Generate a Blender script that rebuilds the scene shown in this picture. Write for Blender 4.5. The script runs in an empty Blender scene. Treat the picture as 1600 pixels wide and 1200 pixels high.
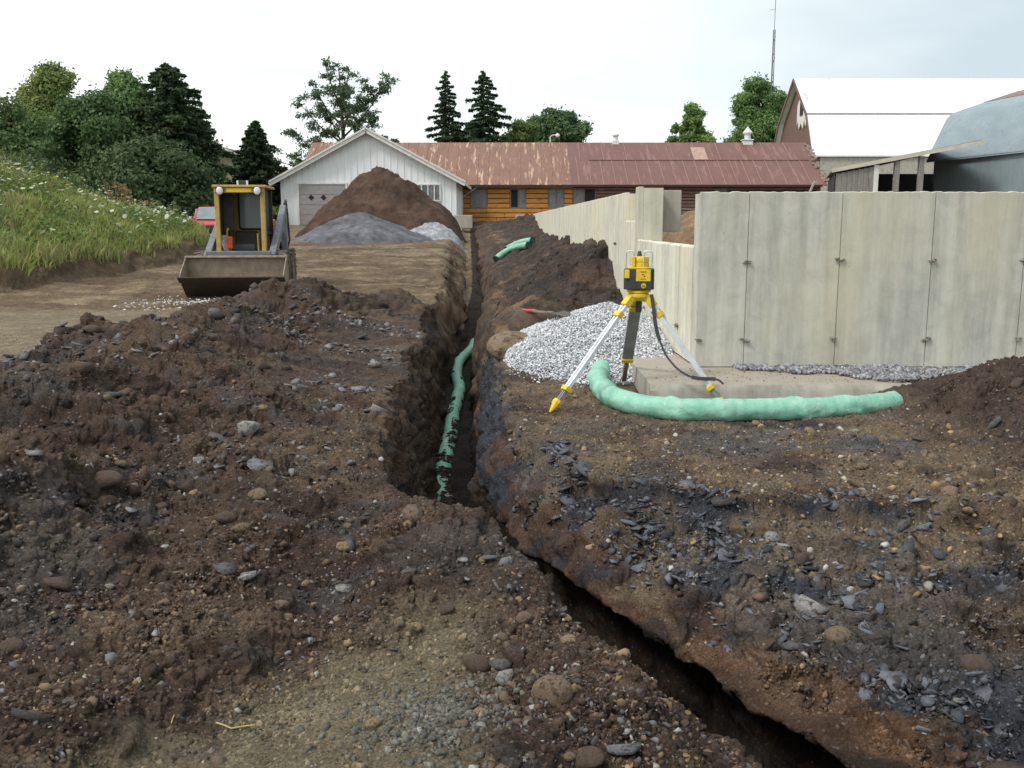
import bpy, math, random
import numpy as np
from mathutils import Vector, Matrix
R = math.radians
PI = math.pi
random.seed(7)
rng = np.random.default_rng(11)
sc = bpy.context.scene
# ------------------------------------------------------------ camera (eye at the origin, ground about 1.3 m below it)
FPX = 1500.0
PITCH = math.atan(252.0 / FPX)
cam_d = bpy.data.cameras.new("camera"); cam = bpy.data.objects.new("camera", cam_d)
sc.collection.objects.link(cam); sc.camera = cam
cam.location = (0, 0, 0); cam.rotation_euler = (PI / 2 - PITCH, 0, 0)
cam_d.sensor_width = 36; cam_d.lens = 36 * FPX / 1600; cam_d.clip_start = 0.05; cam_d.clip_end = 2000
sc.render.resolution_x = 1024; sc.render.resolution_y = 768
# ------------------------------------------------------------ world, sun, exposure
SUN_EL, SUN_AZ = R(50), R(236)          # azimuth clockwise from +Y
world = bpy.data.worlds.new("World"); sc.world = world; world.use_nodes = True
nt = world.node_tree; nt.nodes.clear()
def wn(t, **k):
    n = nt.nodes.new(t)
    for a, b in k.items(): setattr(n, a, b)
    return n
sky = wn('ShaderNodeTexSky', sky_type='NISHITA'); sky.sun_disc = False
sky.sun_elevation = SUN_EL; sky.sun_rotation = SUN_AZ; sky.dust_density = 3; sky.ozone_density = 1
skyb = wn('ShaderNodeBackground'); skyb.inputs['Strength'].default_value = 0.08
nt.links.new(sky.outputs[0], skyb.inputs['Color'])
tc = wn('ShaderNodeTexCoord'); mp = wn('ShaderNodeMapping'); mp.inputs['Scale'].default_value = (1.2, 1.2, 3.5)
nt.links.new(tc.outputs['Generated'], mp.inputs[0])
no = wn('ShaderNodeTexNoise'); no.inputs['Scale'].default_value = 1.6; no.inputs['Detail'].default_value = 5; no.inputs['Roughness'].default_value = 0.5
nt.links.new(mp.outputs[0], no.inputs['Vector'])
sx = wn('ShaderNodeSeparateXYZ'); nt.links.new(tc.outputs['Generated'], sx.inputs[0])
m1 = wn('ShaderNodeMath', operation='MULTIPLY'); m1.inputs[1].default_value = 0.55; nt.links.new(sx.outputs[0], m1.inputs[0])
m2 = wn('ShaderNodeMath', operation='MULTIPLY_ADD'); m2.inputs[1].default_value = 0.9; nt.links.new(no.outputs[0], m2.inputs[0]); nt.links.new(m1.outputs[0], m2.inputs[2])
cr = wn('ShaderNodeValToRGB')
cr.color_ramp.elements[0].position = 0.30; cr.color_ramp.elements[0].color = (.98, 1.02, 1.01, 1)
cr.color_ramp.elements[1].position = 0.78; cr.color_ramp.elements[1].color = (0.50, 0.585, 0.63, 1)
nt.links.new(m2.outputs[0], cr.inputs[0])
cb = wn('ShaderNodeBackground'); cb.inputs['Strength'].default_value = 1.0
nt.links.new(cr.outputs[0], cb.inputs['Color'])
mx = wn('ShaderNodeMixShader'); mx.inputs[0].default_value = 0.88
nt.links.new(skyb.outputs[0], mx.inputs[1]); nt.links.new(cb.outputs[0], mx.inputs[2])
wo = wn('ShaderNodeOutputWorld'); nt.links.new(mx.outputs[0], wo.inputs[0])
sd = bpy.data.lights.new("sun", 'SUN'); sd.energy = 1.5; sd.angle = R(12); sd.color = (1, 0.96, 0.9)
sun = bpy.data.objects.new("sun", sd); sc.collection.objects.link(sun)
sdir = Vector((math.sin(SUN_AZ) * math.cos(SUN_EL), math.cos(SUN_AZ) * math.cos(SUN_EL), math.sin(SUN_EL)))
sun.rotation_euler = sdir.to_track_quat('Z', 'Y').to_euler(); sun.location = (0, 0, 30)
sc.view_settings.view_transform = 'Standard'; sc.view_settings.look = 'None'
sc.view_settings.exposure = 0.5; sc.view_settings.gamma = 1
sc.cycles.max_bounces = 6; sc.cycles.diffuse_bounces = 3; sc.cycles.transparent_max_bounces = 8

# ------------------------------------------------------------ helpers
C = sc.collection
cp, sp = math.cos(PITCH), math.sin(PITCH)
def ray(u, v):                      # direction per unit of Y
    a = 600 - v
    y = FPX * cp + a * sp; z = -FPX * sp + a * cp
    return (u - 800) / y, z / y
def P(u, v, Y):
    dx, dz = ray(u, v); return (dx * Y, Y, dz * Y)
def G(u, v, z):
    dx, dz = ray(u, v); Y = z / dz; return (dx * Y, Y, z)

def tag(o, label=None, cat=None, group=None, kind=None):
    if label: o['label'] = label
    if cat: o['category'] = cat
    if group: o['group'] = group
    if kind: o['kind'] = kind
    return o
def empty(name, loc, rz=0, **k):
    o = bpy.data.objects.new(name, None); C.objects.link(o); o.location = loc; o.rotation_euler = (0, 0, rz)
    o.empty_display_size = 0.1
    return tag(o, **k)
def link_mesh(name, me, mat, parent=None):
    o = bpy.data.objects.new(name, me); C.objects.link(o)
    if mat: me.materials.append(mat)
    if parent: o.parent = parent
    return o
def mesh_np(name, v, f, mat, parent=None, smooth=False, col=None):
    me = bpy.data.meshes.new(name)
    v = np.asarray(v, dtype=np.float32); f = np.asarray(f, dtype=np.int32); k = f.shape[1]
    me.vertices.add(len(v)); me.vertices.foreach_set('co', v.ravel())
    me.loops.add(f.size); me.loops.foreach_set('vertex_index', f.ravel())
    me.polygons.add(len(f)); me.polygons.foreach_set('loop_start', np.arange(len(f), dtype=np.int32) * k)
    me.polygons.foreach_set('loop_total', np.full(len(f), k, dtype=np.int32))
    if smooth: me.polygons.foreach_set('use_smooth', np.ones(len(f), dtype=bool))
    me.update(calc_edges=True)
    if col is not None:
        a = me.color_attributes.new('Col', 'FLOAT_COLOR', 'POINT')
        c4 = np.ones((len(v), 4), dtype=np.float32); c4[:, :3] = col; a.data.foreach_set('color', c4.ravel())
    return link_mesh(name, me, mat, parent)

class MB:
    def __init__(s): s.v = []; s.f = []
    def add(s, vs, fs):
        n = len(s.v); s.v += [tuple(p) for p in vs]; s.f += [tuple(i + n for i in f) for f in fs]; return s
    def box(s, c, d, rot=None):
        vs = []
        for dx, dy, dz in ((-1,-1,-1),(1,-1,-1),(1,1,-1),(-1,1,-1),(-1,-1,1),(1,-1,1),(1,1,1),(-1,1,1)):
            p = Vector((dx*d[0]/2, dy*d[1]/2, dz*d[2]/2))
            if rot: p = rot @ p
            vs.append(p + Vector(c))
        return s.add(vs, [(0,3,2,1),(4,5,6,7),(0,1,5,4),(1,2,6,5),(2,3,7,6),(3,0,4,7)])
    def bb(s, x0, x1, y0, y1, z0, z1): return s.box(((x0+x1)/2,(y0+y1)/2,(z0+z1)/2), (abs(x1-x0),abs(y1-y0),abs(z1-z0)))
    def bar(s, p, q, w, h, up=(0,0,1)):
        p, q = Vector(p), Vector(q); d = q - p; L = d.length; d.normalize()
        x = d.cross(Vector(up))
        if x.length < 1e-4: x = Vector((1, 0, 0))
        x.normalize(); z = x.cross(d)
        m = Matrix((x, d, z)).transposed()
        return s.box((p + q) / 2, (w, L, h), m)
    def tube(s, pts, rad, n=10, cap=True):
        pts = [Vector(p) for p in pts]
        if not hasattr(rad, '__len__'): rad = [rad] * len(pts)
        vs = []; fs = []; px = None
        for i, p in enumerate(pts):
            t = (pts[min(i+1, len(pts)-1)] - pts[max(i-1, 0)]).normalized()
            if px is None:
                a = Vector((0, 0, 1)) if abs(t.z) < 0.9 else Vector((1, 0, 0)); px = a.cross(t).normalized()
            else:
                px = (px - t * px.dot(t)).normalized()
            py = t.cross(px)
            for k in range(n):
                an = 2 * PI * k / n; vs.append(p + (px * math.cos(an) + py * math.sin(an)) * rad[i])
        for i in range(len(pts) - 1):
            for k in range(n):
                a = i*n + k; b = i*n + (k+1) % n; fs.append((a, b, b + n, a + n))
        if cap: fs.append(tuple(range(n-1, -1, -1))); fs.append(tuple((len(pts)-1)*n + k for k in range(n)))
        return s.add(vs, fs)
    def cyl(s, p, q, r, r2=None, n=16): return s.tube([p, q], [r, r if r2 is None else r2], n)
    def prism(s, poly, off, fn):       # poly 2D, off (a,b), fn(u,v,w)->xyz
        n = len(poly); vs = [fn(u, v, off[0]) for u, v in poly] + [fn(u, v, off[1]) for u, v in poly]
        fs = [tuple(range(n-1, -1, -1)), tuple(range(n, 2*n))] + [(i, (i+1) % n, (i+1) % n + n, i + n) for i in range(n)]
        return s.add(vs, fs)
    def lathe(s, prof, c=(0,0,0), n=20):
        vs = [(c[0]+r*math.cos(2*PI*k/n), c[1]+r*math.sin(2*PI*k/n), c[2]+z) for r, z in prof for k in range(n)]
        fs = [(i*n+k, i*n+(k+1) % n, (i+1)*n+(k+1) % n, (i+1)*n+k) for i in range(len(prof)-1) for k in range(n)]
        fs.append(tuple(range(n-1,-1,-1))); fs.append(tuple((len(prof)-1)*n+k for k in range(n)))
        return s.add(vs, fs)
    def build(s, name, mat, parent=None, bevel=0, smooth=False, seg=2):
        me = bpy.data.meshes.new(name); me.from_pydata(s.v, [], s.f); me.validate(); me.update()
        bm_fix(me)
        if smooth:
            me.polygons.foreach_set('use_smooth', [True]*len(me.polygons))
            try: me.set_sharp_from_angle(angle=R(38))
            except Exception: pass
        o = link_mesh(name, me, mat, parent)
        if bevel:
            b = o.modifiers.new('bevel', 'BEVEL'); b.width = bevel; b.segments = seg; b.limit_method = 'ANGLE'; b.angle_limit = R(40)
        return o
import bmesh
def bm_fix(me):
    bm = bmesh.new(); bm.from_mesh(me); bmesh.ops.recalc_face_normals(bm, faces=bm.faces); bm.to_mesh(me); bm.free()

# ------------------------------------------------------------ materials
def newmat(name):
    m = bpy.data.materials.new(name); m.use_nodes = True
    return m, m.node_tree, m.node_tree.nodes['Principled BSDF']
def noise(t, scale, detail=6, rough=0.6, vec=None, stretch=None, coord='Object', off=None, dist=0):
    if vec is None:
        tc = t.nodes.new('ShaderNodeTexCoord'); vec = tc.outputs[coord]
    if stretch:
        mp = t.nodes.new('ShaderNodeMapping'); mp.inputs['Scale'].default_value = stretch; t.links.new(vec, mp.inputs[0]); vec = mp.outputs[0]
    n = t.nodes.new('ShaderNodeTexNoise'); n.inputs['Scale'].default_value = scale; n.inputs['Detail'].default_value = detail; n.inputs['Roughness'].default_value = rough
    n.inputs['Distortion'].default_value = dist
    t.links.new(vec, n.inputs['Vector']); return n.outputs[0]
def ramp(t, src, stops):
    r = t.nodes.new('ShaderNodeValToRGB'); e = r.color_ramp.elements
    while len(e) < len(stops): e.new(0.5)
    for el, (p, c) in zip(e, stops):
        el.position = p; el.color = (c[0], c[1], c[2], 1) if hasattr(c, '__len__') else (c, c, c, 1)
    t.links.new(src, r.inputs[0]); return r.outputs[0]
def mixc(t, a, b, fac, mode='MIX'):
    m = t.nodes.new('ShaderNodeMix'); m.data_type = 'RGBA'; m.blend_type = mode
    for val, i in ((fac, 0), (a, 6), (b, 7)):
        if isinstance(val, bpy.types.NodeSocket): t.links.new(val, m.inputs[i])
        elif hasattr(val, '__len__'): m.inputs[i].default_value = (*val[:3], 1)
        else: m.inputs[i].default_value = val
    return m.outputs[2]
def bump(t, b, src, strength=0.4, dist=0.01):
    n = t.nodes.new('ShaderNodeBump'); n.inputs['Strength'].default_value = strength; n.inputs['Distance'].default_value = dist
    t.links.new(src, n.inputs['Height'])
    prev = b.inputs['Normal'].links
    if prev: t.links.new(prev[0].from_socket, n.inputs['Normal'])
    t.links.new(n.outputs[0], b.inputs['Normal'])
def M(name, c1, c2=None, scale=6, rough=0.7, metal=0, bmp=0, bscale=40, bdist=0.005, stretch=None, c3=None, s3=20, lo=0.35, hi=0.65, lo3=0.55, hi3=0.68):
    m, t, b = newmat(name)
    b.inputs['Roughness'].default_value = rough; b.inputs['Metallic'].default_value = metal
    if c2 is None: c2 = tuple(min(1, x*0.75) for x in c1)
    col = ramp(t, noise(t, scale, stretch=stretch), [(lo, c1), (hi, c2)])
    if c3: col = mixc(t, col, c3, ramp(t, noise(t, s3, 8, 0.7), [(lo3, 0.0), (hi3, 1.0)]))
    t.links.new(col, b.inputs['Base Color'])
    if bmp: bump(t, b, noise(t, bscale, 8, 0.65), bmp, bdist)
    return m
def attr_mat(name, rough=0.95, var=0.5, s1=8, s2=60, bmp=0.6, bdist=0.01, coord='Object', trans=0):
    m, t, b = newmat(name); b.inputs['Roughness'].default_value = rough
    b.inputs['Specular IOR Level'].default_value = 0.25
    a = t.nodes.new('ShaderNodeVertexColor'); a.layer_name = 'Col'
    col = a.outputs[0]
    if var:
        v1 = ramp(t, noise(t, s1, 8, 0.65, coord=coord), [(0.3, 1 - var), (0.7, 1 + var*0.8)])
        v2 = ramp(t, noise(t, s2, 6, 0.7, coord=coord), [(0.3, 1 - var*0.7), (0.7, 1 + var*0.7)])
        col = mixc(t, mixc(t, col, v1, 1.0, 'MULTIPLY'), v2, 1.0, 'MULTIPLY')
    t.links.new(col, b.inputs['Base Color'])
    if bmp:
        bump(t, b, noise(t, s2*0.6, 10, 0.75, coord=coord), bmp, bdist)
    if trans:
        tr = t.nodes.new('ShaderNodeBsdfTranslucent'); t.links.new(col, tr.inputs[0])
        mxx = t.nodes.new('ShaderNodeMixShader'); mxx.inputs[0].default_value = trans
        t.links.new(b.outputs[0], mxx.inputs[1]); t.links.new(tr.outputs[0], mxx.inputs[2])
        t.links.new(mxx.outputs[0], t.nodes['Material Output'].inputs[0])
    return m

# ------------------------------------------------------------ numpy noise
def _hash(ix, iy, iz, seed):
    h = (ix.astype(np.int64)*374761393 + iy.astype(np.int64)*668265263 + iz.astype(np.int64)*2147483647 + seed*1274126177) & 0xffffffff
    h = ((h ^ (h >> 13)) * 1274126177) & 0xffffffff
    h = ((h ^ (h >> 16)) * 2246822519) & 0xffffffff
    return ((h ^ (h >> 15)) & 0xffff).astype(np.float32) / 65535.0
def pn2(x, y, seed=0):
    ix = np.floor(x); iy = np.floor(y); fx = (x-ix).astype(np.float32); fy = (y-iy).astype(np.float32)
    z0 = np.zeros_like(ix); out = 0
    ux = fx*fx*fx*(fx*(fx*6-15)+10); uy = fy*fy*fy*(fy*(fy*6-15)+10)
    def g(a, b):
        an = _hash(ix+a, iy+b, z0, seed)*6.2831853
        return np.cos(an)*(fx-a) + np.sin(an)*(fy-b)
    n0 = g(0,0)*(1-ux)+g(1,0)*ux; n1 = g(0,1)*(1-ux)+g(1,1)*ux
    return (n0*(1-uy)+n1*uy)*1.5
def vn3(x, y, z, seed=0):
    ix = np.floor(x); iy = np.floor(y); iz = np.floor(z)
    fx = (x-ix).astype(np.float32); fy = (y-iy).astype(np.float32); fz = (z-iz).astype(np.float32)
    fx = fx*fx*(3-2*fx); fy = fy*fy*(3-2*fy); fz = fz*fz*(3-2*fz)
    r = 0
    for a in (0,1):
        for b in (0,1):
            for c in (0,1):
                w = (fx if a else 1-fx)*(fy if b else 1-fy)*(fz if c else 1-fz)
                r = r + w*_hash(ix+a, iy+b, iz+c, seed)
    return r*2-1
def fbm(x, y, scale, octs=4, seed=0, gain=0.5):
    r = 0; a = 1; f = 1/scale
    for o in range(octs):
        r = r + a*pn2(x*f + o*17.3, y*f - o*9.1, seed+o); a *= gain; f *= 2.03
    return r
def sstep(a, b, x):
    t = np.clip((x-a)/(b-a), 0, 1); return t*t*(3-2*t)
def polydist(x, y, pts):
    best = np.full(x.shape, 1e9); sgn = np.ones(x.shape)
    for (ax, ay), (bx, by) in zip(pts[:-1], pts[1:]):
        dx, dy = bx-ax, by-ay; L = dx*dx+dy*dy
        t = np.clip(((x-ax)*dx+(y-ay)*dy)/L, 0, 1)
        d = np.hypot(x-ax-t*dx, y-ay-t*dy); s = np.sign(dx*(y-ay)-dy*(x-ax))
        m = d < best; best = np.where(m, d, best); sgn = np.where(m, s, sgn)
    return best, sgn

# ------------------------------------------------------------ terrain
GZ = -1.30
_bY = [-30,0,2,4,14,17,22,30,40,46,52,80,600]
_bZ = [-1.6,-1.5,-1.38,GZ,-1.28,-1.22,-1.02,-.62,-.3,-.02,.08,.25,.6]
def base_z(y): return np.interp(y, _bY, _bZ)
_ys = np.linspace(-30, 60, 1801)
_xc = np.interp(_ys, [-30,-3,0,1.79,2.42,2.75,3.28,3.87,4.65,5.24,6,8.2,9.7,13.7,20,30,45,60], [8,2.6,1.75,1.14,.92,.75,.51,.22,-.16,-.33,-.42,-.53,-.6,-.72,-.82,-1.25,-1.95,-2.6])
_k = np.ones(9)/9; _xcs = np.convolve(np.pad(_xc, 4, mode='edge'), _k, 'valid')
def xc_f(y): return np.interp(y, _ys, _xcs)
def slope_f(y): return np.interp(y, _ys, np.gradient(_xcs, _ys))
def wall_x(y): return 1.45 - 0.0168*(y-7.5)
RIM = [(9, 3.9)] + [G(u, v, GZ)[:2] for u, v in ((1600,800),(1400,792),(1130,778),(960,752),(880,735),(852,695),(790,682),(765,655),(750,600),(756,540),(763,500))] + \
      [(float(xc_f(y))+w, y) for y, w in ((14,.46), (18,.5), (25,.75), (35,.75), (47,.6))]
RIM = [(max(a, float(xc_f(b))+.46) if b > 5 else a, b) for a, b in RIM]
BOT_Y = [-5,4.2,5.5,19,21.5,26,34,43,46.5]; BOT_Z = [-2.75,-2.7,-2.3,-2.28,-1.9,-1.45,-.95,-.45,.0]
CREST = [(-2.0,13.2),(-2.9,12.2),(-3.5,10),(-3.55,8),(-3.05,6.5),(-2.7,5),(-2.7,3),(-3.2,0),(-3.4,-4)]
TOE_Y = [-30,12,17,21.8,26,32,40,60]; TOE_X = [-13,-10.5,-9.2,-7.9,-8.2,-9.8,-13,-22]

def terrain(x, y, micro=True):
    x = np.asarray(x, dtype=np.float64); y = np.asarray(y, dtype=np.float64)
    zb = base_z(y); z = zb.copy()
    wob = np.interp(y, [3, 6], [.035, .08])*fbm(x, y, .7, 3, 3) + .010*fbm(x, y, .13, 2, 5)
    xc = xc_f(y); cs = 1/np.sqrt(1+slope_f(y)**2)
    dcs = (x-xc)*cs                                   # signed distance from trench axis, + on the right
    # left spoil bank
    cx = np.interp(-y, [-p[1] for p in CREST], [p[0] for p in CREST])
    wl = np.interp(y, [0, 4, 6, 8, 14], [3.0, 2.0, .75, .75, .8]); wr = np.interp(y, [0,3, 6, 9, 14], [1.0,1.4, 2.3, 2.4, 1.5])
    dd = (x-cx); amp = np.interp(y, [-3, 1.0, 2.2, 3.6, 6, 9, 12.4, 13.6, 14.4], [.12,.2, .28, .34, .33, .36, .38, .3, 0])
    hump = amp*np.where(dd < 0, np.exp(-(dd/wl)**2*1.6), 1-sstep(0, 1, dd/wr)*1.0)
    hump = np.maximum(hump, 0)
    bankmask = sstep(0, .22, hump)
    left = dcs < 0
    flat_near = sstep(2.55, 2.15, y - .95*(x+1.0) + .12*pn2(x/.4, y/.4, 77))*sstep(-1.35, -.95, x)*sstep(.05, -.3, x)
    bank_rough = bankmask*.20*fbm(x, y, 1.1, 5, 21, .55) + .03*np.abs(fbm(x, y, .5, 3, 33))*bankmask
    z = z + np.where(left, (hump + bank_rough)*(1-.75*flat_near), 0)
    # lumps on the near left ground
    nearl = left & (y < 7)
    z = z + np.where(nearl, (1-flat_near)*(.10*fbm(x, y, .8, 4, 40)+.03)*sstep(.05, .5, dcs*-1), 0)
    z = z + .10*np.exp(-(((x+.15)/.35)**2+((y-3.55)/.4)**2))
    # right mound of dirt and stone strip along the wall
    z = z + .22*np.exp(-(((x-4.3)/1.45)**2+((y-5.9)/.62)**2))*(1+.2*fbm(x, y, .5, 3, 50)) 
    z = z + .16*sstep(1.9, 3.0, x)*sstep(6.2, 6.9, y)*sstep(9, 7.6, y)*(y < 9)
    z = z + .12*np.exp(-(((x-3.4)/1.2)**2+((y-4.3)/.5)**2))
    # pile along the side wall
    xr = xc + .45; xw = wall_x(y)
    zc = np.interp(y, [9.6, 11.2, 12.2, 12.9, 16, 20, 30, 36, 39, 44, 46], [-1.3,-1.15,-.85,-.45,-.40,-.42,-.38,-.15,.25,.25,.0])
    tt = np.clip((x-xr)/(xw-xr), 0, 1.0)
    lean = sstep(0, 1, tt)**.8 if False else tt**.85
    pile = np.where((x > xr) & (x < xw+.12) & (y > 9.8) & (y < 47), np.maximum(zc-zb, 0)*lean, 0)
    pile = pile*(1+.30*fbm(x, y, 1.1, 5, 60, .6)) + np.where(pile > .05, .05*fbm(x, y, .35, 3, 61), 0)
    z = z + pile
    z = z + .32*np.exp(-(((x-3.22)/.36)**2+((y-6.2)/.42)**2))
    z = z + .15*np.exp(-(((x-2.84)/.15)**2+((y-6.02)/.2)**2))
    z = z + .28*np.exp(-(((x-.25)/.5)**2+((y-11.7)/.7)**2))*(y > 8)
    # inside of the foundation
    z = z + np.where((x > xw+.1) & (y > 8), 1.5*np.exp(-(((x-3.2)/1.8)**2+((y-15)/2.2)**2)), 0)
    # grass bank
    toe = np.interp(y, TOE_Y, TOE_X) + .35*fbm(x, y, 2.5, 3, 70)
    d = toe - x
    fade = np.interp(y, [27, 34, 45], [1, .42, .3])
    hb = np.where(d > 0, .27*sstep(0, .35, d) + .335*np.minimum(d, 8.0) + .12*fbm(x, y, 2.2, 3, 71)*sstep(.4, 1.5, d), 0)*fade
    z = z + np.where(y > -5, hb, hb*.6)
    z = z - .35*np.exp(-(((x+10.4)/2.5)**2+((y-36)/3)**2))
    # track ruts
    yard = sstep(12, 15, y)*sstep(36, 30, y)*(x < -1.6)*(d < 0)
    z = z + yard*.045*fbm(x*.6, y, .6, 5, 80, .6)
    # small rock/clod relief
    calm = 1 - .75*flat_near - .55*yard
    calm = np.clip(calm - .5*((d < 0) & (x < cx-1.0))*(y < 16), .15, 1)
    cl = fbm(x, y, .35, 5, 90, .62)*.024 + (np.abs(fbm(x, y, .14, 3, 91, .6)) )*.010
    plateau = (dcs > .4)*(y < 10)*sstep(0, .1, z-(GZ-.06))*sstep(.2, .05, z-GZ)
    z = z + cl*calm*(1-.55*plateau)
    if micro:
        near = sstep(14, 6, y)
        z = z + near*calm*(.013*fbm(x, y, .07, 2, 95) + .012*np.abs(pn2(x/.033, y/.033, 96)))
    # the trench itself
    rd, rs = polydist(x, y, RIM)
    dR = rd*rs*1.0 - wob*.8                            # positive on the trench side
    b = np.where(left, np.interp(y, [3.9, 4.8, 6], [.28, .27, .2]), np.interp(y, [0,2.4,2.87,3.6,4.4,5.2,5.8,6.5], [.22,.26,.28,.27,.29,.24,.15,.2]))
    zbot = np.interp(y, BOT_Y, BOT_Z) + .05*fbm(x, y, .4, 3, 100)
    dc = np.abs(dcs) + wob
    lipz = .015*sstep(.75, .3, dc)*sstep(4.6, 3.8, y)*left; z = z + lipz*(1+.8*fbm(x, y, .3, 3, 120))
    uR = np.clip((dc-b)/(np.maximum(dc-b, 0)+np.maximum(dR, 0)+1e-4), 0, 1)
    # right slope: steep lower wall, then a loose slope up to the rim
    pr = np.interp(uR, [0, .03, .07, .12, .35, .72, .93, 1], [0, .45, .60, .67, .745, .84, .89, 1])
    wid = sstep(.35, .9, dc-b+dR)
    prs = np.interp(uR, [0, .25, .7, 1], [0, .45, .86, 1])
    pr = pr*wid + prs*(1-wid)
    rough_s = (.09*fbm(x, y, .45, 4, 110))*sstep(0, .3, uR)*sstep(1, .8, uR)*wid
    zr = zbot + (z-zbot)*pr + rough_s
    hl = np.interp(y, [0, 4.0, 4.9, 9, 18, 25, 40], [.09, .09, .20, .24, .35, .6, .6])
    uL = np.clip((dc-b)/hl, 0, 1)
    pl = np.interp(uL, [0, .4, .8, 1], [0, .55, .93, 1])
    zl = zbot + (z-zbot)*pl
    dd = dc - b + .03*fbm(x, y, .22, 3, 130, .6)*sstep(7, 6, y)
    zw = -1.76 + .05*fbm(x, y, .3, 3, 131)
    us = np.clip((dd-.07)/(np.maximum(dd-.07, 0)+np.maximum(dR, 0)+1e-4), 0, 1)
    zs = zw + (z-zw)*np.interp(us, [0, .35, .72, .93, 1], [0, .42, .68, .78, 1]) + .07*fbm(x, y, .35, 5, 132, .6)*sstep(0, .25, us)*sstep(1, .85, us)
    zn = np.where(dd < .07, zbot+(zw-zbot)*np.clip(dd/.07, 0, 1), zs)
    wn_ = sstep(6.4, 5.4, y); zr = zr*(1-wn_) + zn*wn_
    intr = (y < 46.5)
    zt = np.where(left, zl, np.where(dR > 0, zr, z))
    z = np.where(intr, zt, z)
    u = np.where(left, uL, np.where(dR > 0, uR, 1.0)); u = np.where(intr, u, 1.0)
    info = dict(u=u, left=left, bank=bankmask*left, d=d, flat=flat_near, yard=yard, dR=dR, wid=wid, plateau=plateau, pile=pile, cx=cx, zb=zb, dc=dc, dd=dd)
    return z, info
def overhang(y, z, I):      # where the near trench wall bells out and nothing can lie
    return (~I['left']) & (I['dd'] < .12) & (y < 7)
def H(x, y):
    return float(terrain(np.array([x]), np.array([y]))[0][0])
def hit(u, v, y0=1.4, y1=60):
    dx, dz = ray(u, v); Y = np.geomspace(y0, y1, 1600)
    z, _ = terrain(dx*Y, Y); k = np.argmax(dz*Y < z)
    return (dx*Y[k], Y[k], float(z[k]))

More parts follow.
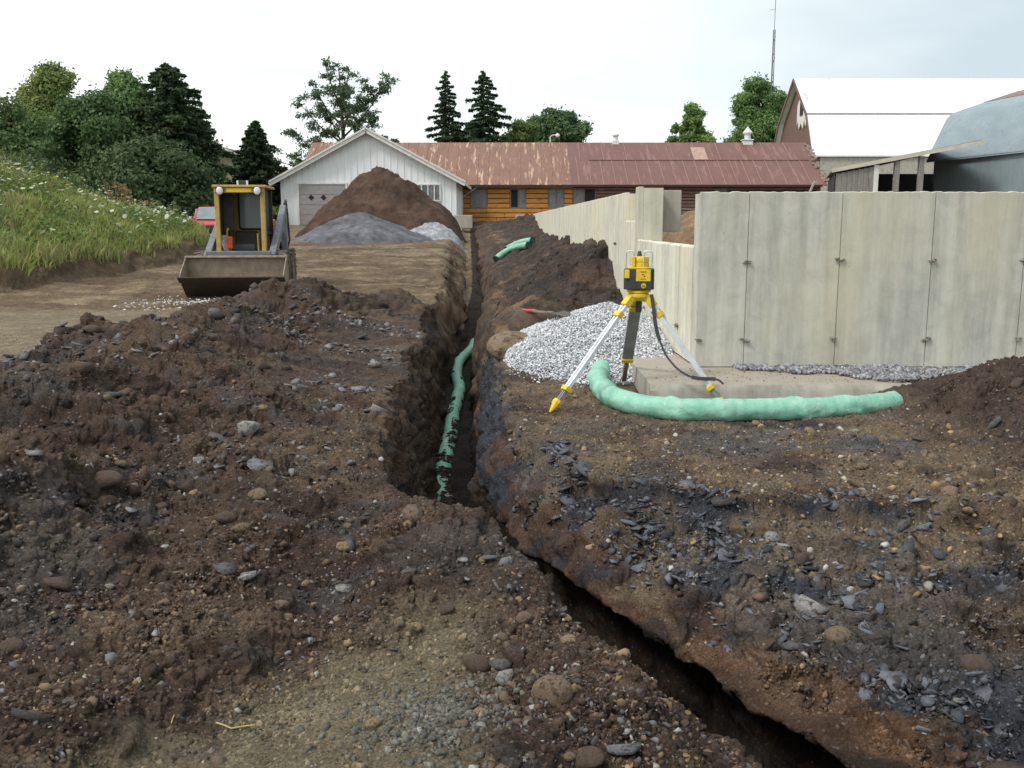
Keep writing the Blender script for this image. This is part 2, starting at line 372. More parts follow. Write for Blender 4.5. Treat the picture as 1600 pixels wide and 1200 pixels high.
def albedo(x, y, z, I):
    n = lambda s, sd, o=5: fbm(x+.8*z, y+1.1*z, s, o, sd, .6)
    def mix(c, col, f):
        f = np.clip(f, 0, 1)[:, None]; return c*(1-f) + np.array(col)*f
    c = np.tile(np.array([.066, .041, .028]), (len(x), 1))
    c = mix(c, (.037, .024, .018), sstep(-.1, .5, n(1.1, 200))*.85)
    c = mix(c, (.115, .078, .048), sstep(.15, .5, n(.8, 201))*.5)
    c = mix(c, (.058, .052, .050), sstep(.22, .5, n(.6, 202))*.5)             # shale patches
    right = ~I['left']
    slope = right & (I['dR'] > 0)
    u = I['u']
    c = np.where((slope & (y < 11))[:, None], mix(np.tile(np.array([.042,.028,.021]), (len(x), 1)), (.034,.036,.043), sstep(.16, .28, u+.12*n(.5, 203))*sstep(2.5, 1.6, x+.6*n(.7,223))*.92), c)
    c = np.where((slope & (y < 11))[:, None], mix(c, (.090,.057,.034), sstep(.15, .5, n(.5, 213))*sstep(.6, .9, u)*(.25+.45*sstep(1.2, 2.2, x))), c)
    c = np.where(slope[:, None], mix(c, (.115,.058,.030), sstep(.11, .13, u)*sstep(.28, .17, u+.1*n(.3, 204))*sstep(-.4, .3, n(.6, 205))*.8), c)
    c = np.where((I['left'] & (u < 1))[:, None], mix(c, (.075, .043, .028), .7*sstep(-.3, .3, n(.5, 206))), c)
    c = mix(c, (.026, .018, .014), sstep(.13, .10, u)*.95*right + sstep(.06, .0, u)*.9*I['left'])  # trench floor and wall foot darkened, depth shade put into the soil colour
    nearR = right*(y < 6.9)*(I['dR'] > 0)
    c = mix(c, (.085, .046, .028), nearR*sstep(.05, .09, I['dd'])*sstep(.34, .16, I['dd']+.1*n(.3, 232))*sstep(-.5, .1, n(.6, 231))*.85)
    c = mix(c, (.032, .022, .016), nearR*sstep(.09, .06, I['dd'])*.95)  # shade below the overhanging edge painted on as near-black soil
    # right plateau, tan stony ground
    c = mix(c, (.145, .100, .062), I['plateau']*sstep(3.6, 2.2, x)*sstep(-.45, .15, n(.7, 207))*.9)
    c = mix(c, (.065, .065, .070), I['plateau']*sstep(6.6, 5.7, y)*sstep(4.9, 5.5, y)*sstep(-.2, .3, n(.6, 208))*.8)
    c = mix(c, (.055, .035, .026), right*(I['dR'] < 0)*sstep(2.2, 3.0, x)*.9)
    # dark pile by the wall
    c = mix(c, (.036, .027, .023), (I['pile'] > .08)*.85*sstep(-.6, .1, n(1.2, 209)))
    c = mix(c, (.21, .12, .06), right*(u >= 1)*(y > 9.6)*(I['pile'] < .12)*sstep(-.1, .4, n(1.0, 210))*.5*(x < 1.2))
    # near flat patch, track, yard
    c = mix(c, (.140, .108, .067), I['flat']*sstep(-.95, -.35, n(.6, 211))*.95)
    out = (I['d'] < .1) & (x < -1.0) & I['left']
    tr = out*sstep(.05, -.35, (x-I['cx'])+.95+.25*n(.8, 212))*(y < 15)*(y > 5)
    c = mix(c, (.175, .130, .082), tr*.92)
    yy = fbm(x*.6, y*1.0, .9, 6, 214, .65)
    f = out*sstep(13.6, 14.8, y)
    c = mix(c, (.125, .082, .048), f*.9)
    c = mix(c, (.22, .155, .095), f*sstep(-.1, .5, yy)*.7)
    c = mix(c, (.085, .052, .033), f*sstep(.05, .5, fbm(x*.4, y, 1.3, 4, 215))*.8)
    far = sstep(28, 34, y)*I['left']
    c = mix(c, (.19, .13, .08), far*.6)
    # inside foundation: tan fill
    c = mix(c, (.20, .125, .07), (x > wall_x(y)+.15)*(y > 8)*.9)
    # bank: cut earth then grass soil
    c = mix(c, (.12, .078, .045), sstep(-.1, .05, I['d'])*.8)
    c = mix(c, (.055, .085, .022), sstep(.45, .9, I['d']+.2*n(.7, 216)))
    c = mix(c, (.10, .15, .035), sstep(50, 60, y))
    g = np.where(right & (u < .12), 1.0, 1.28)[:, None]  # lower right trench wall not lifted, so its painted shade stays dark
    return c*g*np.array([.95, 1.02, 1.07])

def build_ground():
    ys = np.concatenate([[-30,-18,-10,-6,-3.5,-2,-1,-.2,.3,.7], np.geomspace(1.0, 62, 1150), [70, 85, 110, 160, 260, 500, 900]])
    s = np.concatenate([-np.geomspace(30, .84, 14)[:-1], np.linspace(-.82, .82, 1180), np.geomspace(.84, 30, 14)[1:]])
    W = np.sqrt(np.maximum(ys, 0)**2*.72**2 + .9)
    X = (s[None, :]*W[:, None]); Y = np.repeat(ys[:, None], len(s), 1)
    # slide columns so that trench walls get more of them
    dense = np.linspace(-.82, .82, 1500); c0 = 13; c1_ = c0+1180
    Xd = dense[None, :]*W[:, None]; Yd = np.repeat(ys[:, None], 1500, 1)
    Zd = terrain(Xd.ravel(), Yd.ravel(), False)[0].reshape(Xd.shape)
    al = np.sqrt(np.diff(Xd, axis=1)**2+(1.1*np.diff(Zd, axis=1))**2); kk = 2
    al = np.cumsum(np.pad(al, ((0, 0), (1, 0))), axis=1); al /= al[:, -1:]
    al = .75*al + .25*np.linspace(0, 1, 1500)[None, :]
    pad = np.pad(al, ((kk, kk), (0, 0)), mode='edge'); al = sum(pad[i:i+len(ys)] for i in range(2*kk+1))/(2*kk+1)
    q = np.linspace(0, 1, 1180)
    for r_ in range(len(ys)): X[r_, c0:c1_] = np.interp(q, al[r_], Xd[r_])
    x = X.ravel(); y = Y.ravel()
    z, I = terrain(x, y)
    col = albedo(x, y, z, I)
    nr, nc = X.shape
    V = np.stack([x, y, z], 1)
    # push along the normals with 3D noise so steep faces get lumps too
    g = V.reshape(nr, nc, 3); du = np.gradient(g, axis=1); dv = np.gradient(g, axis=0)
    N = np.cross(du.reshape(-1, 3), dv.reshape(-1, 3)); N /= np.linalg.norm(N, axis=1)[:, None]+1e-12
    steep = sstep(.92, .55, N[:, 2])
    d3 = .05*vn3(x/.16, y/.16, z/.11, 1) + .028*vn3(x/.06, y/.06, z/.045, 2) + .012*vn3(x/.025, y/.025, z/.02, 3)
    d3 = d3*sstep(18, 8, y) + (.10*vn3(x/.45, y/.45, z/.3, 4)+.05*vn3(x/.2, y/.2, z/.14, 5))*sstep(7, 14, y)
    V = V + N*(d3*steep)[:, None]
    # undercut added to deepen the shade: the near trench bells out under its edges
    nr_ = sstep(6.8, 6.0, y)
    low = sstep(-1.74, -1.90, z)*nr_*(I['dd'] < .09)
    V[:, 0] += np.where(I['left'], -.10*sstep(-1.45, -1.7, z)*nr_, .34*low)
    V[:, 1] += np.where(I['left'], 0, .14*low)
    i = np.arange((nr-1)*nc).reshape(nr-1, nc)[:, :-1].ravel()
    F = np.stack([i, i+1, i+1+nc, i+nc], 1)
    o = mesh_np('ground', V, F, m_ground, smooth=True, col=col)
    tag(o, 'churned brown earth with a trench, spoil banks, track and grass bank', kind='structure')
    return o
def ground_mat():
    m, t, b = newmat('earth'); b.inputs['Roughness'].default_value = .95; b.inputs['Specular IOR Level'].default_value = .2
    a = t.nodes.new('ShaderNodeVertexColor'); a.layer_name = 'Col'
    col = a.outputs[0]
    v1 = ramp(t, noise(t, 5, 10, .78), [(.34, .6), (.5, .95), (.68, 1.5)])
    v2 = ramp(t, noise(t, 95, 6, .8), [(.36, .45), (.52, 1.0), (.68, 1.9)])
    col = mixc(t, mixc(t, col, v1, 1, 'MULTIPLY'), v2, 1, 'MULTIPLY')
    # crumbs of lighter stone in the soil
    vo = t.nodes.new('ShaderNodeTexVoronoi'); vo.inputs['Scale'].default_value = 38; vo.inputs['Randomness'].default_value = 1
    tcn = t.nodes.new('ShaderNodeTexCoord'); t.links.new(tcn.outputs['Object'], vo.inputs['Vector'])
    crumb = ramp(t, vo.outputs['Distance'], [(.18, 1), (.3, 0)])
    pick = ramp(t, vo.outputs['Color'], [(.62, 0), (.7, 1)])
    f = mixc(t, crumb, pick, 1, 'MULTIPLY')
    warm = ramp(t, vo.outputs['Color'], [(.3, (.22, .17, .12)), (.75, (.16, .155, .15)), (.9, (.32, .24, .15))])
    f2 = t.nodes.new('ShaderNodeMath'); f2.operation = 'MULTIPLY'; f2.inputs[1].default_value = .5; t.links.new(f, f2.inputs[0])
    col = mixc(t, col, warm, f2.outputs[0])
    t.links.new(col, b.inputs['Base Color'])
    bump(t, b, noise(t, 55, 10, .78), .8, .02)
    bump(t, b, crumb, .4, .008)
    return m
m_ground = ground_mat()
build_ground()

# ------------------------------------------------------------ stone shapes
def ico(sub):
    bm = bmesh.new(); bmesh.ops.create_icosphere(bm, subdivisions=sub, radius=1)
    v = np.array([p.co[:] for p in bm.verts]); f = np.array([[q.index for q in p.verts] for p in bm.faces]); bm.free(); return v, f
def round_shape(sd, sub=2):
    v, f = ico(sub); r = np.random.default_rng(sd)
    v = v*(1+.16*vn3(v[:,0]*1.3+sd, v[:,1]*1.3, v[:,2]*1.3, sd)[:, None]+.05*vn3(v[:,0]*3+sd, v[:,1]*3, v[:,2]*3, sd+1)[:, None])
    v = v*np.array([1, r.uniform(.7, .9), r.uniform(.5, .7)]); return v, f
def hull(pts):
    bm = bmesh.new()
    for p in pts: bm.verts.new([float(q) for q in p])
    r = bmesh.ops.convex_hull(bm, input=bm.verts); bmesh.ops.delete(bm, geom=list({g for g in r['geom_interior']+r['geom_unused'] if isinstance(g, bmesh.types.BMVert)}), context='VERTS')
    bmesh.ops.triangulate(bm, faces=bm.faces); bm.verts.index_update()
    v = np.array([p.co[:] for p in bm.verts]); f = np.array([[q.index for q in p.verts] for p in bm.faces]); bm.free(); return v, f
def sharp_shape(sd, sub=2, flat=.4):
    r = np.random.default_rng(sd); n = 11 if sub < 2 else 17
    if flat < .35:
        k = 5+sd % 3; a = np.sort(r.uniform(0, 2*PI, k)+np.arange(k)*2*PI/k*0); a = (np.arange(k)+r.uniform(-.3, .3, k))*2*PI/k; rr = r.uniform(.65, 1, k)
        t1 = np.stack([np.cos(a)*rr, np.sin(a)*rr*.7, flat*r.uniform(.3, .6, k)], 1); t2 = np.stack([np.cos(a+.1)*rr*r.uniform(.8, 1.05, k), np.sin(a+.1)*rr*.7*r.uniform(.8, 1.05, k), -flat*r.uniform(.3, .6, k)], 1)
        return hull(np.concatenate([t1, t2]))
    p = r.normal(size=(n, 3)); p /= np.linalg.norm(p, axis=1)[:, None]; p *= r.uniform(.75, 1, n)[:, None]
    return hull(p*np.array([1, r.uniform(.65, .9), flat*r.uniform(.9, 1.25)]))
def rot_rand(n, tilt=.6):
    a = rng.uniform(0, 2*PI, n); t = rng.normal(0, tilt, n); b = rng.normal(0, tilt, n)
    ca, sa = np.cos(a), np.sin(a); ct, st = np.cos(t), np.sin(t); cb_, sb_ = np.cos(b), np.sin(b)
    Z = np.zeros(n); O = np.ones(n)
    Rz = np.stack([ca,-sa,Z, sa,ca,Z, Z,Z,O],1).reshape(n,3,3); Rx = np.stack([O,Z,Z, Z,ct,-st, Z,st,ct],1).reshape(n,3,3); Ry = np.stack([cb_,Z,sb_, Z,O,Z, -sb_,Z,cb_],1).reshape(n,3,3)
    return Rz @ Rx @ Ry
PAL = np.array([(.27,.19,.11),(.16,.115,.08),(.11,.075,.055),(.10,.10,.105),(.19,.195,.20),(.36,.35,.32),(.075,.072,.078),(.33,.235,.12),(.14,.10,.075)])
def scatter(pos, size, shapes, tilt=.5, colors=None, pal_p=None):
    n = len(pos); which = rng.integers(0, len(shapes), n); VV = []; FF = []; CC = []; off = 0
    Rm = rot_rand(n, tilt)
    if colors is None:
        colors = PAL[rng.choice(len(PAL), n, p=pal_p)]*rng.uniform(.65, 1.25, n)[:, None]
    for k, (sv, sf) in enumerate(shapes):
        idx = np.where(which == k)[0]
        if not len(idx): continue
        v = np.einsum('nij,vj->nvi', Rm[idx], sv)*size[idx][:, None, None] + pos[idx][:, None, :]
        VV.append(v.reshape(-1, 3)); FF.append((sf[None]+(np.arange(len(idx))*len(sv))[:, None, None]).reshape(-1, 3)+off); off += len(idx)*len(sv)
        CC.append(np.repeat(colors[idx], len(sv), 0))
    return np.concatenate(VV), np.concatenate(FF), np.concatenate(CC)
def stone_mat(name='stone', **k): return attr_mat(name, rough=.85, var=.35, s1=14, s2=90, bmp=.35, bdist=.004, **k)
m_stuffstone = stone_mat('loose_stone')

small = [sharp_shape(s, 1, .45) for s in range(6)] + [sharp_shape(s, 1, .3) for s in range(40, 43)] + [round_shape(s, 1) for s in range(10, 12)]
med = [sharp_shape(s+20, 2, .4) for s in range(5)] + [round_shape(s+30, 2) for s in range(5)]
def screen_points(n, ymin, ymax):
    w = rng.uniform(1/ymax, 1/ymin, n); y = 1/w; x = rng.uniform(-.66, .66, n)*y + rng.uniform(-.3,.3,n); return x, y
NS = 70000
x, y = screen_points(NS, 1.25, 26)
z, I = terrain(x, y)
keep = (I['d'] < .5) & ~((x > wall_x(y)-.05) & (y > 7.4)) & (I['u'] > .15) & ~overhang(y, z, I)
cal = rng.uniform(0, 1, NS)
keep &= cal < np.clip(.9 - .55*I['flat'] - .4*I['yard'] - .45*((x < I['cx']-1) & (y < 15)) + .7*I['plateau'] + .9*fbm(x, y, .6, 3, 300) - .15, .05, 1)
keep &= ~((x > .8) & (x < 2.2) & (y > 6.55) & (y < 7.6))
x, y, z = x[keep], y[keep], z[keep]; In = {k: v[keep] for k, v in I.items()}
n = len(x)
size = np.exp(rng.normal(-5.15, .62, n)); size = np.maximum(size, .0010*y); size = np.minimum(size, .036)
size[In['flat'] > .5] *= .75
pos = np.stack([x, y, z - size*.05], 1)
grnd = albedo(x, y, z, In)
pidx = rng.choice(len(PAL), n, p=[.16,.14,.13,.10,.12,.09,.08,.09,.09])
colr = PAL[pidx]*rng.uniform(.6, 1.15, n)[:, None]
colr = colr*.8 + grnd*1.3*.2
pl_ = In['plateau'] > .5; colr[pl_] = (PAL[rng.choice([0,0,1,5,7,8,3], n)]*rng.uniform(.6, 1.2, n)[:, None])[pl_]; size[pl_] *= 1.35
size = size.copy(); shal = (grnd[:, 2] > grnd[:, 0]*.85)
colr[shal] = np.array([.095,.10,.112])*rng.uniform(.5, 1.7, (shal.sum(), 1))
v_, f_, c_ = scatter(pos, size, small, .6, colr)
tag(mesh_np('scattered_pebbles', v_, f_, m_stuffstone, col=c_), 'countless small pebbles and stone chips lying over the churned brown earth', kind='stuff')
# shale flakes along the right slope and dark clods on the banks
def shale_field(n):
    x = rng.uniform(-.2, 3.2, n); y = rng.uniform(2.2, 5.6, n); z, I = terrain(x, y)
    k = (I['dR'] > -.12) & ~overhang(y, z, I) & (~I['left']) & (I['u'] > .2) & (rng.uniform(0, 1, n) < np.clip(.45+1.2*fbm(x, y, .5, 3, 301), .04, 1)*np.clip(2.1-.85*x, .08, 1))
    return x[k], y[k], z[k]
x, y, z = shale_field(30000)
size = np.exp(rng.normal(-4.25, .6, len(x))).clip(.006, .07)
colr = np.array([.080,.085,.098])*rng.uniform(.4, 2.0, (len(x), 1))
v_, f_, c_ = scatter(np.stack([x, y, z], 1), size, [sharp_shape(s+60, 1, .16) for s in range(5)], .45, colr)
tag(mesh_np('shale_flakes', v_, f_, m_stuffstone, col=c_), 'dark blue grey shale flakes strewn down the right slope of the trench', kind='stuff')
x, y = screen_points(9000, 1.6, 16)
z, I = terrain(x, y)
k = (((I['bank'] > .2) & I['left'] & (I['u'] >= 1)) | (I['pile'] > .1) | ((x > 2) & (y < 6))) & (I['flat'] < .3) & (I['d'] < 0) & ~((x > wall_x(y)-.08) & (y > 7.4))
x, y, z = x[k], y[k], z[k]
grnd = albedo(x, y, z, {kk: vv[k] for kk, vv in I.items()})
size = (np.exp(rng.normal(-3.75, .45, len(x)))*np.interp(y, [2, 10], [.7, 1.5])).clip(.01, .09)
v_, f_, c_ = scatter(np.stack([x, y, z-size*.1], 1), size, [sharp_shape(s+300, 2, .75) for s in range(10)], .9, grnd*rng.uniform(.7, 1.5, (len(x), 1)))
m_clod = attr_mat('clod_earth', rough=.95, var=.5, s1=20, s2=120, bmp=.8, bdist=.012)
tag(mesh_np('earth_clods', v_, f_, m_clod, col=c_), 'crumbling clods of dark earth covering the spoil banks', kind='stuff')

n = 150000; x, y = screen_points(n, 1.3, 11); z, I = terrain(x, y)
k = (I['u'] > .14) & ~overhang(y, z, I) & ~((x > .6) & (y > 6.5)) & (rng.uniform(0, 1, n) < np.clip(.75+.7*fbm(x, y, .5, 3, 305)-.5*I['flat'], .1, 1)); x, y, z = x[k], y[k], z[k]; n = len(x)
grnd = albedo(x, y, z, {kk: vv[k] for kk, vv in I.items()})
size = np.maximum(np.exp(rng.normal(-4.95, .45, n)), .0013*y).clip(0, .03)
v_, f_, c_ = scatter(np.stack([x, y, z-size*.15], 1), size, [sharp_shape(s+200, 1, .7) for s in range(8)], 1.0, grnd*rng.uniform(.4, 2.0, (n, 1))*np.array([1, .98, .96]))
tag(mesh_np('earth_crumbs', v_, f_, m_clod, col=c_), 'fine crumbs of soil over all the near ground', kind='stuff')
x = rng.uniform(-5, 0, 16000); y = rng.uniform(1.6, 12.5, 16000); z, I = terrain(x, y)
k = I['left'] & (I['u'] >= 1) & (I['flat'] < .4) & (fbm(x, y, .9, 3, 307) > .22) & (rng.uniform(0, 1, 16000) < .7) & (I['d'] < 0); x, y, z = x[k], y[k], z[k]
size = (np.exp(rng.normal(-4.0, .6, len(x)))*np.interp(y, [2, 9], [.6, 1.3])).clip(.006, .08)
v_, f_, c_ = scatter(np.stack([x, y, z+size*.1], 1), size, [sharp_shape(s+160, 1, .2) for s in range(6)], .5, np.array([.12,.115,.115])*rng.uniform(.4, 2.0, (len(x), 1)))
tag(mesh_np('slate_chips', v_, f_, m_stuffstone, col=c_), 'grey slate chips in loose patches over the left spoil bank', kind='stuff')
# ------------------------------------------------------------ individual stones
STONE_COL = {'tan': (.22,.16,.10), 'yellow': (.33,.24,.12), 'brown': (.105,.07,.048), 'grey': (.13,.13,.13), 'pale': (.34,.335,.31), 'blue': (.19,.21,.225), 'dark': (.07,.068,.07), 'rose': (.21,.145,.105), 'earth': (.10,.065,.045)}
stone_m = {k: M(k+'_stone', tuple(c*1.12 for c in v), tuple(c*.72 for c in v), 9, .85, bmp=.7, bscale=12, bdist=.03, c3=(.06,.04,.028), s3=4, lo3=.5, hi3=.62) for k, v in STONE_COL.items()}
shape_me = {}
def stone_mesh(kind, i):
    key = (kind, i)
    if key not in shape_me:
        v, f = {'round': lambda: round_shape(i*7+3, 3), 'sharp': lambda: sharp_shape(i*5+2, 3, .62), 'slab': lambda: sharp_shape(i*3+1, 3, .25)}[kind]()
        shape_me[key] = (v, f)
    return shape_me[key]
stone_cache = {}
def stone(loc, L, kind, col, i, tilt=.15, aspect=None, rz=None, **k):
    key = (kind, col, i)
    if key not in stone_cache:
        v, f = stone_mesh(kind, i); o = mesh_np('stone', v, f, stone_m[col], smooth=(kind == 'round')); stone_cache[key] = o.data
    else:
        o = bpy.data.objects.new('stone', stone_cache[key]); C.objects.link(o)
    o.location = loc; s = L/2
    o.scale = (s, s*(aspect[0] if aspect else 1), s*(aspect[1] if aspect else 1))
    o.rotation_euler = (random.gauss(0, tilt), random.gauss(0, tilt), random.uniform(-.5, .5) if rz is None else rz)
    tag(o, **k); return o
NOT = [ # u v width kind colour label
 (388,668,46,'sharp','pale','pale grey angular boulder jutting from the middle of the left spoil bank'),
 (406,719,48,'slab','blue','flat blue grey slab lying below the pale boulder on the left bank'),
 (402,769,30,'round','tan','smooth egg shaped tan cobble below the flat blue slab'),
 (168,745,44,'round','earth','large brown earth coated cobble on the left bank'),
 (189,722,18,'round','tan','small upright tan cobble just above the large brown cobble'),
 (355,807,32,'round','brown','brown cobble on the left bank, beside a slightly smaller one'),
 (379,822,26,'round','tan','dull tan cobble touching the brown cobble on the left bank'),
 (538,853,22,'round','yellow','single yellow tan pebble on dark soil left of the trench corner'),
 (540,913,36,'slab','pale','pale angular slab on dark soil below the yellow pebble'),
 (638,888,32,'slab','grey','thin triangular grey slab left of the trench bend'),
 (437,944,25,'round','tan','oval tan pebble in the dark soil of the near left ground'),
 (368,1021,30,'sharp','brown','brown pointed stone standing at the top of the smooth tan patch'),
 (865,1074,62,'round','tan','large tan boulder standing upright in the near ground by the trench'),
 (972,1156,74,'slab','blue','large pale blue grey slab half buried at the bottom near the trench'),
 (918,1180,52,'round','brown','round rusty brown cobble left of the pale blue slab at the bottom'),
 (583,1127,25,'round','yellow','bright yellow pebble beside the grey clay crumbs'),
 (790,1058,38,'sharp','pale','pale chalky stone left of the large tan boulder'),
 (783,1034,46,'sharp','grey','grey angular stone above the pale chalky one'),
 (745,1032,44,'round','brown','dark brown cobble touching the grey angular stone'),
 (1276,937,78,'sharp','pale','large white faced boulder embedded in the dark right slope'),
 (1310,987,42,'round','tan','round tan boulder just below the white faced boulder'),
 (1206,838,36,'sharp','pale','pale wedge shaped stone high on the right slope'),
 (1408,815,46,'slab','grey','grey tilted slab at the upper right of the slope'),
 (1440,826,26,'sharp','blue','small blue grey stone beside the tilted slab'),
 (1551,656,44,'slab','grey','light grey slab on the dark mound at the far right'),
 (1437,682,26,'slab','grey','small grey slab on the dirt left of the light grey slab'),
 (1345,728,24,'sharp','tan','split tan stone on the flat stony ground'),
 (804,534,80,'round','tan','big low tan boulder at the edge of the white gravel'),
 (832,503,84,'sharp','brown','broad dark flat rock beneath the red handled shovel'),
 (858,578,27,'round','dark','dark flat stone lying on the white gravel'),
 (808,553,18,'sharp','grey','small grey block below the big low tan boulder'),
 (655,797,56,'sharp','rose','pinkish tan rock at the corner of the trench rim'),
 (1206,1180,44,'slab','pale','pale slab stuck in the rim at the bottom of the trench'),
 (55,1105,80,'slab','dark','long dark slab low on the far left ground'),
 (20,1005,36,'round','brown','reddish brown cobble at the left edge of the picture'),
 (95,905,52,'slab','brown','muddy brown slab low on the far left ground, above the reddish brown cobble'),
 (531,636,20,'sharp','pale','small white stone right of the pale boulder on the bank'),
 (590,566,26,'sharp','pale','white stone close to the top of the left trench wall'),
 (565,522,28,'slab','grey','grey slab near the far end of the left bank'),
 (336,489,32,'sharp','grey','grey rock on the crest of the left bank in front of the bucket'),
 (300,520,30,'slab','blue','pale blue slab just behind the crest of the left bank'),
 (145,514,26,'round','earth','dark clod shaped stone on the left crest of the bank'),
 (172,608,46,'slab','grey','grey layered slab on the left flank of the bank'),
 (410,610,34,'slab','brown','flat brownish slab on the upper part of the bank'),
 (246,494,24,'slab','blue','small blue slab standing on the crest of the bank'),
 (352,885,44,'slab','grey','grey slab just left of the long pale slab on the left bank'),
 (385,893,46,'slab','pale','long pale slab lying just right of the grey slab'),
 (368,660,20,'round','brown','little brown pebble touching the pale boulder'),
 (1353,1062,28,'slab','grey','grey slab low on the right slope'),
 (1497,1097,14,'round','pale','single white pebble low on the right slope'),
 (1524,1035,46,'round','brown','brown cobble bulging from the right slope'),
 (1576,1195,80,'slab','brown','broad brown slab at the bottom right corner'),
 (1130,775,44,'slab','dark','dark slate slab on the lip of the right slope'),
 (1245,1000,50,'slab','grey','grey slab below and left of the white faced boulder'),
 (1018,820,34,'slab','blue','blue grey slab at the top of the dark shale slope'),
 (715,358,15,'round','pale','white rock lying by the far end of the trench'),
 (705,353,15,'round','dark','small dark rock on the pale gravel heap'),
 (890,1180,20,'round','tan','tan pebble pressed against the rusty brown cobble'),
 (750,1112,22,'round','yellow','yellow tan pebble left of the pale blue slab'),
 (722,1130,22,'round','tan','tan pebble in a row above the rusty brown cobble'),
 (622,972,22,'round','tan','tan cobble in the band of cobbles across the near ground'),
 (648,977,22,'round','yellow','pale yellow cobble next to the tan one in the cobble band'),
 (697,950,26,'round','brown','dark brown cobble in the cobble band across the near ground'),
 (818,962,24,'round','rose','pinkish cobble at the right end of the cobble band'),
]
for i, (u, v, w, kind, col, lab) in enumerate(NOT):
    p = hit(u, v + w*.22)
    zz, I = terrain(np.array([p[0]]), np.array([p[1]]))
    if overhang(np.array([p[1]]), zz, I)[0]: continue
    L = w*p[1]/1480
    sink = {'round': .12, 'sharp': .15, 'slab': .03}[kind]
    asp = None
    if 'upright' in lab and w > 40: asp = (.8, 1.5)
    stone((p[0], p[1], p[2]+L*sink*(1 if kind != 'round' else .7)), L*1.12, kind, col, i % 6, .12 if kind != 'slab' else .3, asp, label=lab, cat='stone')
# unnamed cobbles: several looks on three grounds
cnt = 0
kinds = [('round','tan','rounded tan cobble'),('sharp','brown','angular brown stone'),('sharp','grey','angular grey stone'),('slab','blue','thin blue grey slab'),('sharp','pale','angular pale stone'),('round','yellow','yellowish pebble'),('slab','brown','flat brown stone')]
while cnt < 190:
    w_ = rng.uniform(1/11, 1/1.7); yy = 1/w_; xx = rng.uniform(-.56, .56)*yy
    zz, I = terrain(np.array([xx]), np.array([yy]))
    if I['d'][0] > -.3 or (xx > .7 and yy > 6.4) or I['u'][0] < .35 or (xx > -.1 and yy > 6.6 ) or abs(I['dc'][0]) < .3 or overhang(np.array([yy]), zz, I)[0]: continue
    if I['flat'][0] > .5 and rng.uniform() < .7: continue
    kind, col, lb = kinds[rng.integers(0, 7)]
    reg = 'lying on the left spoil bank' if I['left'][0] and yy > 3.9 else ('lying on the near ground left of the trench' if I['left'][0] else ('embedded in the right slope of the trench' if I['dR'][0] > 0 else 'lying on the stony ground right of the trench'))
    L = float(np.exp(rng.normal(-3.1, .35)))*(.75 if yy < 4 else 1.15)
    stone((xx, yy, float(zz[0])+L*.02), L, kind, col, int(rng.integers(0, 6)), .3, rz=float(rng.uniform(0, 6.28)), label=lb+' '+reg, cat='stone', group=lb+'s '+reg)
    cnt += 1

# ------------------------------------------------------------ heaps
def heap(name, c, rx, ry, h, col, mat, n=150, seed=1, rough=.1, peak=1.0, **k):
    g = np.linspace(-1.25, 1.25, n); X, Y = np.meshgrid(g, g); x = X.ravel(); y = Y.ravel()
    r = np.hypot(x, y)*(1+.13*fbm(x, y, .9, 3, seed)); hh = np.clip(1-r, -.15, 1)**1 if False else np.where(r < 1, (1-r)**peak*1.0, -(r-1)*.6)
    hh = np.where(r < .12, hh - (.12-r)*.5, hh)
    z = hh*h + rough*h*fbm(x, y, .35, 5, seed+1, .6)*np.clip(1.1-r, 0.1, 1)
    wx, wy = c[0]+x*rx, c[1]+y*ry
    tz, _ = terrain(wx, wy, False)
    z = np.where(z > 0, tz + z, tz + z*1.0 - .03)
    V = np.stack([wx, wy, z], 1); i = np.arange((n-1)*n).reshape(n-1, n)[:, :-1].ravel()
    F = np.stack([i, i+1, i+1+n, i+n], 1)
    keepf = (r[F].min(1) < 1.15); F = F[keepf]
    cc = np.array(col)*(1+.35*fbm(x, y, .25, 4, seed+5))[:, None]
    o = mesh_np(name, V, F, mat, smooth=True, col=cc); tag(o, **k); return V, r
m_heap = attr_mat('heap_earth', var=.5, s1=3, s2=25, bmp=.9, bdist=.06)
heap('dirt_pile', (-4.95, 37.5), 3.3, 3.0, 2.55, (.085,.052,.036), m_heap, seed=5, rough=.12, peak=.85, label='tall dark brown dirt pile in front of the white shed', cat='dirt pile')
m_grav = attr_mat('grey_gravel', var=.4, s1=6, s2=60, bmp=.9, bdist=.03)
heap('gravel_pile', (-4.9, 31.5), 2.15, 2.0, .95, (.135,.135,.15), m_grav, seed=9, rough=.04, peak=.8, label='low pile of grey gravel in front of the tall dirt pile', cat='gravel pile')
heap('gravel_pile', (-2.75, 33.5), 1.2, 1.3, .5, (.33,.34,.36), m_grav, seed=12, rough=.22, peak=.7, label='pale whitish gravel heap right of the grey gravel pile', cat='gravel pile')
